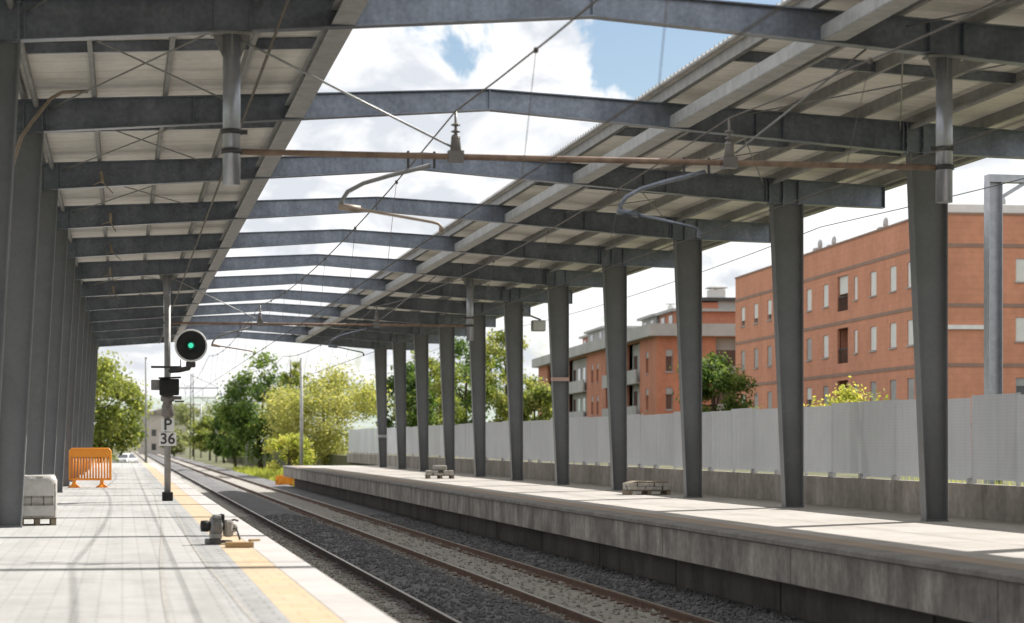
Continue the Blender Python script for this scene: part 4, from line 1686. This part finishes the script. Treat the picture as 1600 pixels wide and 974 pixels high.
# --- the farther block with grey eaves and balconies
c2 = Vector((42.9, 175.2, -0.2))
b2 = thing('apartment_building', 'farther brick apartment building with grey eaves band and stacked grey balconies', 'apartment building', c2, None, R(86.4))


def TF2(u, o, z):
    return (u, o, z - c2.z)


def TE2(u, o, z):
    return (-o, -u, z - c2.z)


mb = MB()
L2 = 78.0
bays = [(8.2, 15.4), (20.5, 27.0), (39.3, 53.6), (60, 70)]
ops = []
for (a, b) in bays:
    ops.append((a, b, -0.1, 9.9))
nar = [(3.9, 5.1), (17.0, 18.2), (31.5, 32.7), (35.0, 36.2), (56, 57.2), (73, 74.2)]
rows2 = ((7.1, 8.9), (4.0, 5.8), (0.9, 2.7))
for (a, b) in nar:
    for (z0, z1) in rows2:
        ops.append((a, b, z0, z1))
wall_open(mb, TF2, 0, L2, -0.2, 10.0, ops, 0.3)
eo = []
for (z0, z1) in rows2:
    eo.append((0.75, 1.35, z0, z1))
eo.append((4.9, 6.9, -0.1, 9.9))
wall_open(mb, TE2, 0, 14, -0.2, 10.0, eo, 0.3)
mb.quad((L2, 0, 0), (L2, -14, 0), (L2, -14, 10.2), (L2, 0, 10.2))
mb.quad((0, -14, 0), (L2, -14, 0), (L2, -14, 10.2), (0, -14, 10.2))
mb.build('wall', M_brick2, b2, world=False)
mb = MB()
mb.box((-0.7, -14.5, 10.2), (L2 + 0.7, 0.7, 11.2))
mb.build('eaves_band', M_render, b2, world=False)
for (a, b) in nar:
    for (z0, z1) in rows2:
        window(TF2, b2, a, b, z0, z1, 0.3, M_shut2, 0.3)
for (z0, z1) in rows2:
    window(TE2, b2, 0.75, 1.35, z0, z1, 0.3, M_shut2, 0.3)


def bay(T, a, b):
    mb = MB()
    tbox(mb, T, a, b, -0.65, -0.6, -0.1, 9.9)
    mb.build('bay_wall', M_render, b2, world=False)
    for (z0, z1) in rows2:
        mb = MB()
        tbox(mb, T, a + 0.003, b - 0.003, -0.59, 0.35, z0 - 0.75, z0 - 0.6)
        tbox(mb, T, a + 0.003, b - 0.003, 0.2, 0.35, z0 - 0.6, z0 + 0.45)
        mb.build('balcony', M_render, b2, world=False)
        n = max(1, int((b - a) / 3.2))
        for k in range(n):
            m0 = a + (b - a) * (k + 0.5) / n
            mb = MB()
            tbox(mb, T, m0 - 0.8, m0 + 0.8, -0.59, -0.55, z0 - 0.55, z1)
            mb.build('balcony_door', M_glass, b2, world=False)


for (a, b) in bays:
    bay(TF2, a, b)
bay(TE2, 4.9, 6.9)
# setback storeys on the roof
for (u0, u1, v0, v1, h, m_) in ((0.4, 7.6, -9.5, -1.6, 1.05, M_brick2), (8, 15.2, -9.5, -1.4, 1.05, M_render), (40, 52, -9, -2.0, 1.7, M_render), (52.3, 60, -9, -2.6, 1.55, M_brick2)):
    mb = MB()
    mb.box((u0, v0, 11.2), (u1 - 0.01, v1, 11.2 + h))
    s_ = mb.build('setback_storey', m_, b2, world=False)
    mb = MB()
    mb.box((u0 - 0.4, v0 - 0.4, 11.2 + h), (u1 + 0.4, v1 + 0.4, 11.2 + h + 0.22))
    mb.build('flat_roof', M_render, s_, world=False)
    for k in range(2):
        u = u0 + (u1 - u0) * (k + 0.5) / 2
        mb = MB()
        mb.box((u - 0.8, v1 + 0.003, 11.3), (u + 0.8, v1 + 0.04, 11.2 + h - 0.25))
        mb.build('window', M_glass, s_, world=False)
mb = MB()
mb.box((0.5, -9.5, 11.2), (3.5, -5.2, 13.1))
mb.build('roof_house', M_render, b2, world=False)
mb = MB()
mb.box((0.45, -5.2, 11.2), (3.2, -3.4, 13.0))
mb.build('roof_house', M_brick2, b2, world=False)
mb = MB()
mb.box((0.2, -9.9, 13.1), (3.8, -3.2, 13.4))
mb.build('roof_edge', M_dark, b2, world=False)
for (u, v_, w, h) in ((1.8, -5.3, 1.3, 0.7), (10, -3, 0.45, 0.8)):
    mb = MB()
    z0 = 13.4 if v_ < -5 else 12.47
    mb.box((u - w / 2, v_ - w / 2, z0), (u + w / 2, v_ + w / 2, z0 + h))
    mb.box((u - w / 2 - 0.15, v_ - w / 2 - 0.15, z0 + h + 0.12), (u + w / 2 + 0.15, v_ + w / 2 + 0.15, z0 + h + 0.22))
    for q in (-1, 1):
        mb.box((u - 0.06 + q * w * 0.35, v_ - 0.06, z0 + h), (u + 0.06 + q * w * 0.35, v_ + 0.06, z0 + h + 0.12))
    mb.build('chimney', M_shutter, b2, world=False)

# --- pale far houses beyond the left platform
for (px, d, w, h, lab, m_) in ((257, 470, 9.0, 8.6, 'pale far house behind the signal plates', M_wall_pale), (239, 560, 5.5, 6.2, 'small grey far house left of the signal mast', M_render)):
    p = at(px, d, -1.42)
    hb = thing('far_house', lab, 'house', p, None, 0.12)
    ops = []
    for k in range(2):
        for q in range(2):
            x = -w / 4 + k * w / 2
            ops.append((x - .5, x + .5, 1.0 + q * 3, 2.4 + q * 3))
    mb = MB()
    wall_open(mb, lambda u, o, z: (u, -o, z), -w / 2, w / 2, 0, h, ops, 0.2)
    mb.quad((-w / 2, 0, 0), (-w / 2, 8, 0), (-w / 2, 8, h), (-w / 2, 0, h))
    mb.quad((w / 2, 0, 0), (w / 2, 8, 0), (w / 2, 8, h), (w / 2, 0, h))
    mb.quad((-w / 2, 8, 0), (w / 2, 8, 0), (w / 2, 8, h), (-w / 2, 8, h))
    mb.build('wall', m_, hb, world=False)
    mb = MB()
    mb.prism([(-w / 2 - .4, h), (w / 2 + .4, h), (0, h + w * 0.16)], 'y', -.4, 8.4)
    mb.build('roof', M_lowwall, hb, world=False)
    for o_ in ops:
        mb = MB()
        mb.box((o_[0], .2, o_[2]), (o_[1], .23, o_[3]))
        mb.build('window', M_glass, hb, world=False)

# ------------------------------------------------------------------ vegetation


def tree(name, label, cat, base, h, rad, crown0, kind, n, leaf, seed, group=None, squash=1.0, clumps=26, trunk_r=None, spread=0.30, limbs=7):
    rg = random.Random(seed)
    t = thing(name, label, cat, base, group)
    tr = trunk_r or h * 0.022
    mb = MB()
    top = Vector((rg.uniform(-.1, .1) * rad, rg.uniform(-.1, .1) * rad, h * 0.82))
    pts = [Vector((0, 0, 0)), Vector((rg.uniform(-.03, .03) * h, rg.uniform(-.03, .03) * h, h * 0.3)), Vector((top.x * .6, top.y * .6, h * 0.58)), top]
    mb.tube(pts, [tr, tr * .75, tr * .45, tr * .12], 8)
    cz0 = h * crown0
    ch = h - cz0
    cl = []
    for i in range(clumps):
        for _ in range(40):
            v = Vector((rg.uniform(-1, 1), rg.uniform(-1, 1), rg.uniform(-1, 1)))
            if 0.25 < v.length < 1:
                break
        v = v.normalized() * (v.length ** 0.5) * rg.uniform(0.7, 1.0)
        wz = 1.0 - 0.25 * max(0, v.z) - (0.15 if v.z < -0.5 else 0)
        p = Vector((v.x * rad * wz * squash, v.y * rad * wz, cz0 + ch * (0.5 + 0.46 * v.z)))
        cl.append((p, rg.uniform(0.65, 1.35) * rad * spread, rg.random()))
    for i in range(limbs):
        p, r_, _ = cl[i % len(cl)]
        z = min(p.z * 0.85, h * rg.uniform(0.3, 0.62))
        k = z / (h * 0.82)
        st = Vector((top.x * k, top.y * k, z))
        mid = (st + p) / 2 + Vector((0, 0, -0.06 * h * rg.random()))
        mb.tube([st, mid, p], [tr * .42, tr * .25, tr * .06], 6)
    mb.build('trunk', M_bark, t, world=False)
    mb = MB()
    tot = sum(c[1] ** 2 for c in cl)
    for (p, r_, tone) in cl:
        m = max(6, int(n * r_ ** 2 / tot))
        base_tone = tone * 0.55
        for _ in range(m):
            a, b = rg.random() * 2 * PI, math.acos(rg.uniform(-1, 1))
            rr = r_ * rg.random() ** 0.45 * (1 + 0.25 * rg.gauss(0, 1))
            dvec = Vector((math.sin(b) * math.cos(a), math.sin(b) * math.sin(a), math.cos(b) * 0.8))
            q = p + dvec * rr
            nn = (dvec + Vector((rg.gauss(0, .7), rg.gauss(0, .7), rg.gauss(0.35, .7)))).normalized()
            s = nn.cross(Vector((rg.gauss(0, 1), rg.gauss(0, 1), rg.gauss(0, 1))))
            if s.length < 1e-3:
                continue
            s.normalize()
            u = nn.cross(s)
            L_ = leaf * rg.uniform(0.6, 1.35)
            tone_ = base_tone + rg.random() * 0.45
            mi = 0 if tone_ < 0.36 else (1 if tone_ < 0.68 else 2)
            mb.add([q - u * L_ * .5, q + s * L_ * .32 + nn * L_ * .08, q + u * L_ * .55, q - s * L_ * .32 + nn * L_ * .08], ((0, 1, 2, 3),), mi)
    mb.build('crown', LEAF[kind], t, world=False, recalc=False)
    return t


GZ = -1.42
tree('leafy_tree', 'light green tree beyond the end of the left platform', 'tree', at(155, 190, GZ), 11.0, 4.3, 0.08, 'mid', 14000, 0.32, 1, clumps=48)
tree('dense_tree', 'tall dark green tree left of the yellow one', 'tree', at(408, 205, GZ), 11.2, 3.9, 0.03, 'dark', 11000, 0.33, 2, clumps=44)
tree('dense_tree', 'dark green tree crown behind the bare concrete pole', 'tree', at(368, 235, GZ), 8.8, 2.6, 0.03, 'dark', 6000, 0.33, 22, clumps=30)
tree('slim_poplar', 'slim poplar top rising behind the dark tree', 'tree', at(455, 225, GZ), 13.6, 1.3, 0.12, 'mid', 3500, 0.3, 3, clumps=24, spread=0.5)
tree('yellow_tree', 'wide pale yellow blossoming tree at the end of the right platform', 'tree', at(508, 168, GZ), 8.9, 5.2, 0.0, 'yellow', 20000, 0.22, 4, clumps=70, spread=0.25)
tree('yellow_shrub', 'yellow green shrub at the foot of the yellow tree', 'shrub', at(452, 158, GZ), 3.8, 1.9, 0.0, 'lime', 4200, 0.2, 41, clumps=30)
for (px, d, h, r_, kd, lab, sd) in ((632, 178, 7.6, 2.6, 'dark', 'dark tree behind the farthest right columns', 51),
                                (668, 186, 9.4, 2.9, 'mid', 'light green tree left of the tall one behind the fence', 52),
                                (728, 196, 11.2, 3.6, 'dark', 'tall dark tree in the middle behind the fence', 53),
                                (790, 178, 11.0, 3.0, 'mid', 'tall tree behind the hanging right drop post', 54),
                                (838, 165, 5.9, 2.0, 'mid', 'bushy tree just left of the farther brick building', 55)):
    p = at(px, d, 0.42)
    tree('roadside_tree', lab, 'tree', p, h, r_, 0.04, kd, 7000, 0.3, sd, 'trees behind the sheet fence', clumps=34)
for (px, d, h, r_, lab, sd) in ((662, 150, 2.3, 1.2, 'lime green bush peeping over the fence', 61), (690, 140, 2.1, 0.8, 'small lime bush over the fence beside the far columns', 62)):
    tree('lime_bush', lab, 'bush', at(px, d, 0.42), h, r_, 0.0, 'lime', 1800, 0.16, sd, clumps=14)
tree('round_tree', 'round green tree between the two brick buildings', 'tree', at(1118, 138, 0.42), 7.6, 2.6, 0.05, 'dark', 9000, 0.22, 71, clumps=40)
tree('yellow_bush', 'yellow bush in front of the long orange block', 'bush', at(1318, 74, 0.42), 3.0, 1.7, 0.0, 'lime', 2600, 0.13, 72, clumps=26, spread=0.25)
tree('green_bush', 'green bush left of the yellow bush behind the fence', 'bush', at(1190, 84, 0.42), 2.5, 1.1, 0.0, 'mid', 1300, 0.12, 73, clumps=14)
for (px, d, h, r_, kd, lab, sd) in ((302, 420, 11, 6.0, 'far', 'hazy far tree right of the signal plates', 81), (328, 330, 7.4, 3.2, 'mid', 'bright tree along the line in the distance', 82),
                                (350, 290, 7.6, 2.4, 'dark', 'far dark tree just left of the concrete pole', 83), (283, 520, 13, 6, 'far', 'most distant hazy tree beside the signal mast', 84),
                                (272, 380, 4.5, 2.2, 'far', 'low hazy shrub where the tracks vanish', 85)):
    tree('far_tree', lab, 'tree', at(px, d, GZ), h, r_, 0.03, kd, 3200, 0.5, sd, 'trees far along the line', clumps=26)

mb = MB()     # rough grass beyond the right platform
rg = random.Random(91)
for i in range(9000):
    px = rg.uniform(365, 560)
    d = rg.uniform(131, 215)
    p = at(px, d, GZ)
    if p.x < 9.9:
        continue
    h = rg.uniform(0.25, 0.8) * (0.7 + 0.8 * max(0, mnoise.noise(Vector((p.x * .5, p.y * .2, 0)))))
    a = rg.random() * PI
    w = 0.06
    mb.add([(p.x - math.cos(a) * w, p.y - math.sin(a) * w, GZ), (p.x + math.cos(a) * w, p.y + math.sin(a) * w, GZ), (p.x + rg.uniform(-.2, .2), p.y + rg.uniform(-.2, .2), GZ + h)], ((0, 1, 2),), rg.choice((0, 1, 1)))
tag(mb.build('rough_grass', LEAF['lime'][:2], recalc=False), 'rough bright grass beyond the end of the right platform', 'grass', kind='stuff')

# poles along the line beyond the canopy


def line_pole(px, d, ztop_, label, arm, r0=0.16):
    p = at(px, d, GZ)
    t = thing('line_pole', label, 'overhead line mast', p, 'masts along the line')
    mb = MB()
    mb.tube([(p.x, p.y, GZ), (p.x, p.y, ztop_)], [r0, r0 * 0.75], 10)
    mb.build('shaft', M_galv, t)
    if arm:
        mb = MB()
        mb.tube([(p.x, p.y, ztop_ - 0.25), (p.x + arm, p.y, ztop_ - 0.25)], 0.06, 8)
        mb.tube([(p.x, p.y, ztop_ - 1.6), (p.x + arm * 0.7, p.y, ztop_ - 0.3)], 0.035, 6)
        mb.build('bracket_arm', M_rust, t)
        mb = MB()
        insulator(mb, p.x + arm * 0.8, p.y, ztop_ - 0.2, ztop_ + 0.35)
        mb.build('insulator', M_insul, t)
    return t


line_pole(386, 232, 7.5, 'concrete line mast with bracket arm before the dark tree', 2.6, 0.19)
line_pole(471, 148, 7.0, 'plain grey pole before the yellow tree', 0, 0.13)
line_pole(338, 300, 7.6, 'far slim mast between the signal and the dark tree', -3.0)
line_pole(314, 380, 8.0, 'farther slim mast in the gap between the far trees', -3.0)
gp = at(300, 330, GZ)
gn = thing('signal_gantry', 'distant lattice mast with crossarm beside the signal head', 'overhead line mast', gp)
mb = MB()
for q in (-0.3, 0.3):
    mb.tube([(gp.x + q, gp.y, GZ), (gp.x + q * 0.5, gp.y, 11.6)], 0.07, 6)
for k in range(11):
    z = GZ + 1 + k * 1.1
    mb.bar((gp.x - 0.28, gp.y, z), (gp.x + 0.28, gp.y, z + 1.0), 0.05, 0.05)
mb.build('lattice_mast', M_dark, gn)
mb = MB()
mb.bar((gp.x - 3.0, gp.y, 9.4), (gp.x + 4.0, gp.y, 9.4), 0.2, 0.14)
mb.bar((gp.x - 0.2, gp.y, 11.4), (gp.x + 4.0, gp.y, 9.45), 0.06, 0.06)
for q in (-2.8, -1, 1.6, 3.8):
    mb.bar((gp.x + q, gp.y, 9.3), (gp.x + q, gp.y, 8.2), 0.06, 0.06)
mb.build('crossarm', M_dark, gn)

# far hills
mb = MB()
n = 60
for i in range(n + 1):
    ang = -0.45 + 1.0 * i / n
    for k, (dd, hh) in enumerate(((1900, 0), (2300, 0.55), (2700, 1.0), (3300, 0.0))):
        base = 62 + 40 * mnoise.noise(Vector((i * 0.13, 2.0, 0))) + 12 * mnoise.noise(Vector((i * 0.6, 7, 0)))
        mb.v.append((dd * math.sin(ang), dd * math.cos(ang), -3 + hh * max(8, base)))
for i in range(n):
    for k in range(3):
        a = i * 4 + k
        mb.f.append((a, a + 4, a + 5, a + 1))
        mb.mi.append(0)
        mb.sm.append(True)
tag(mb.build('hills', M_hill), kind='structure')
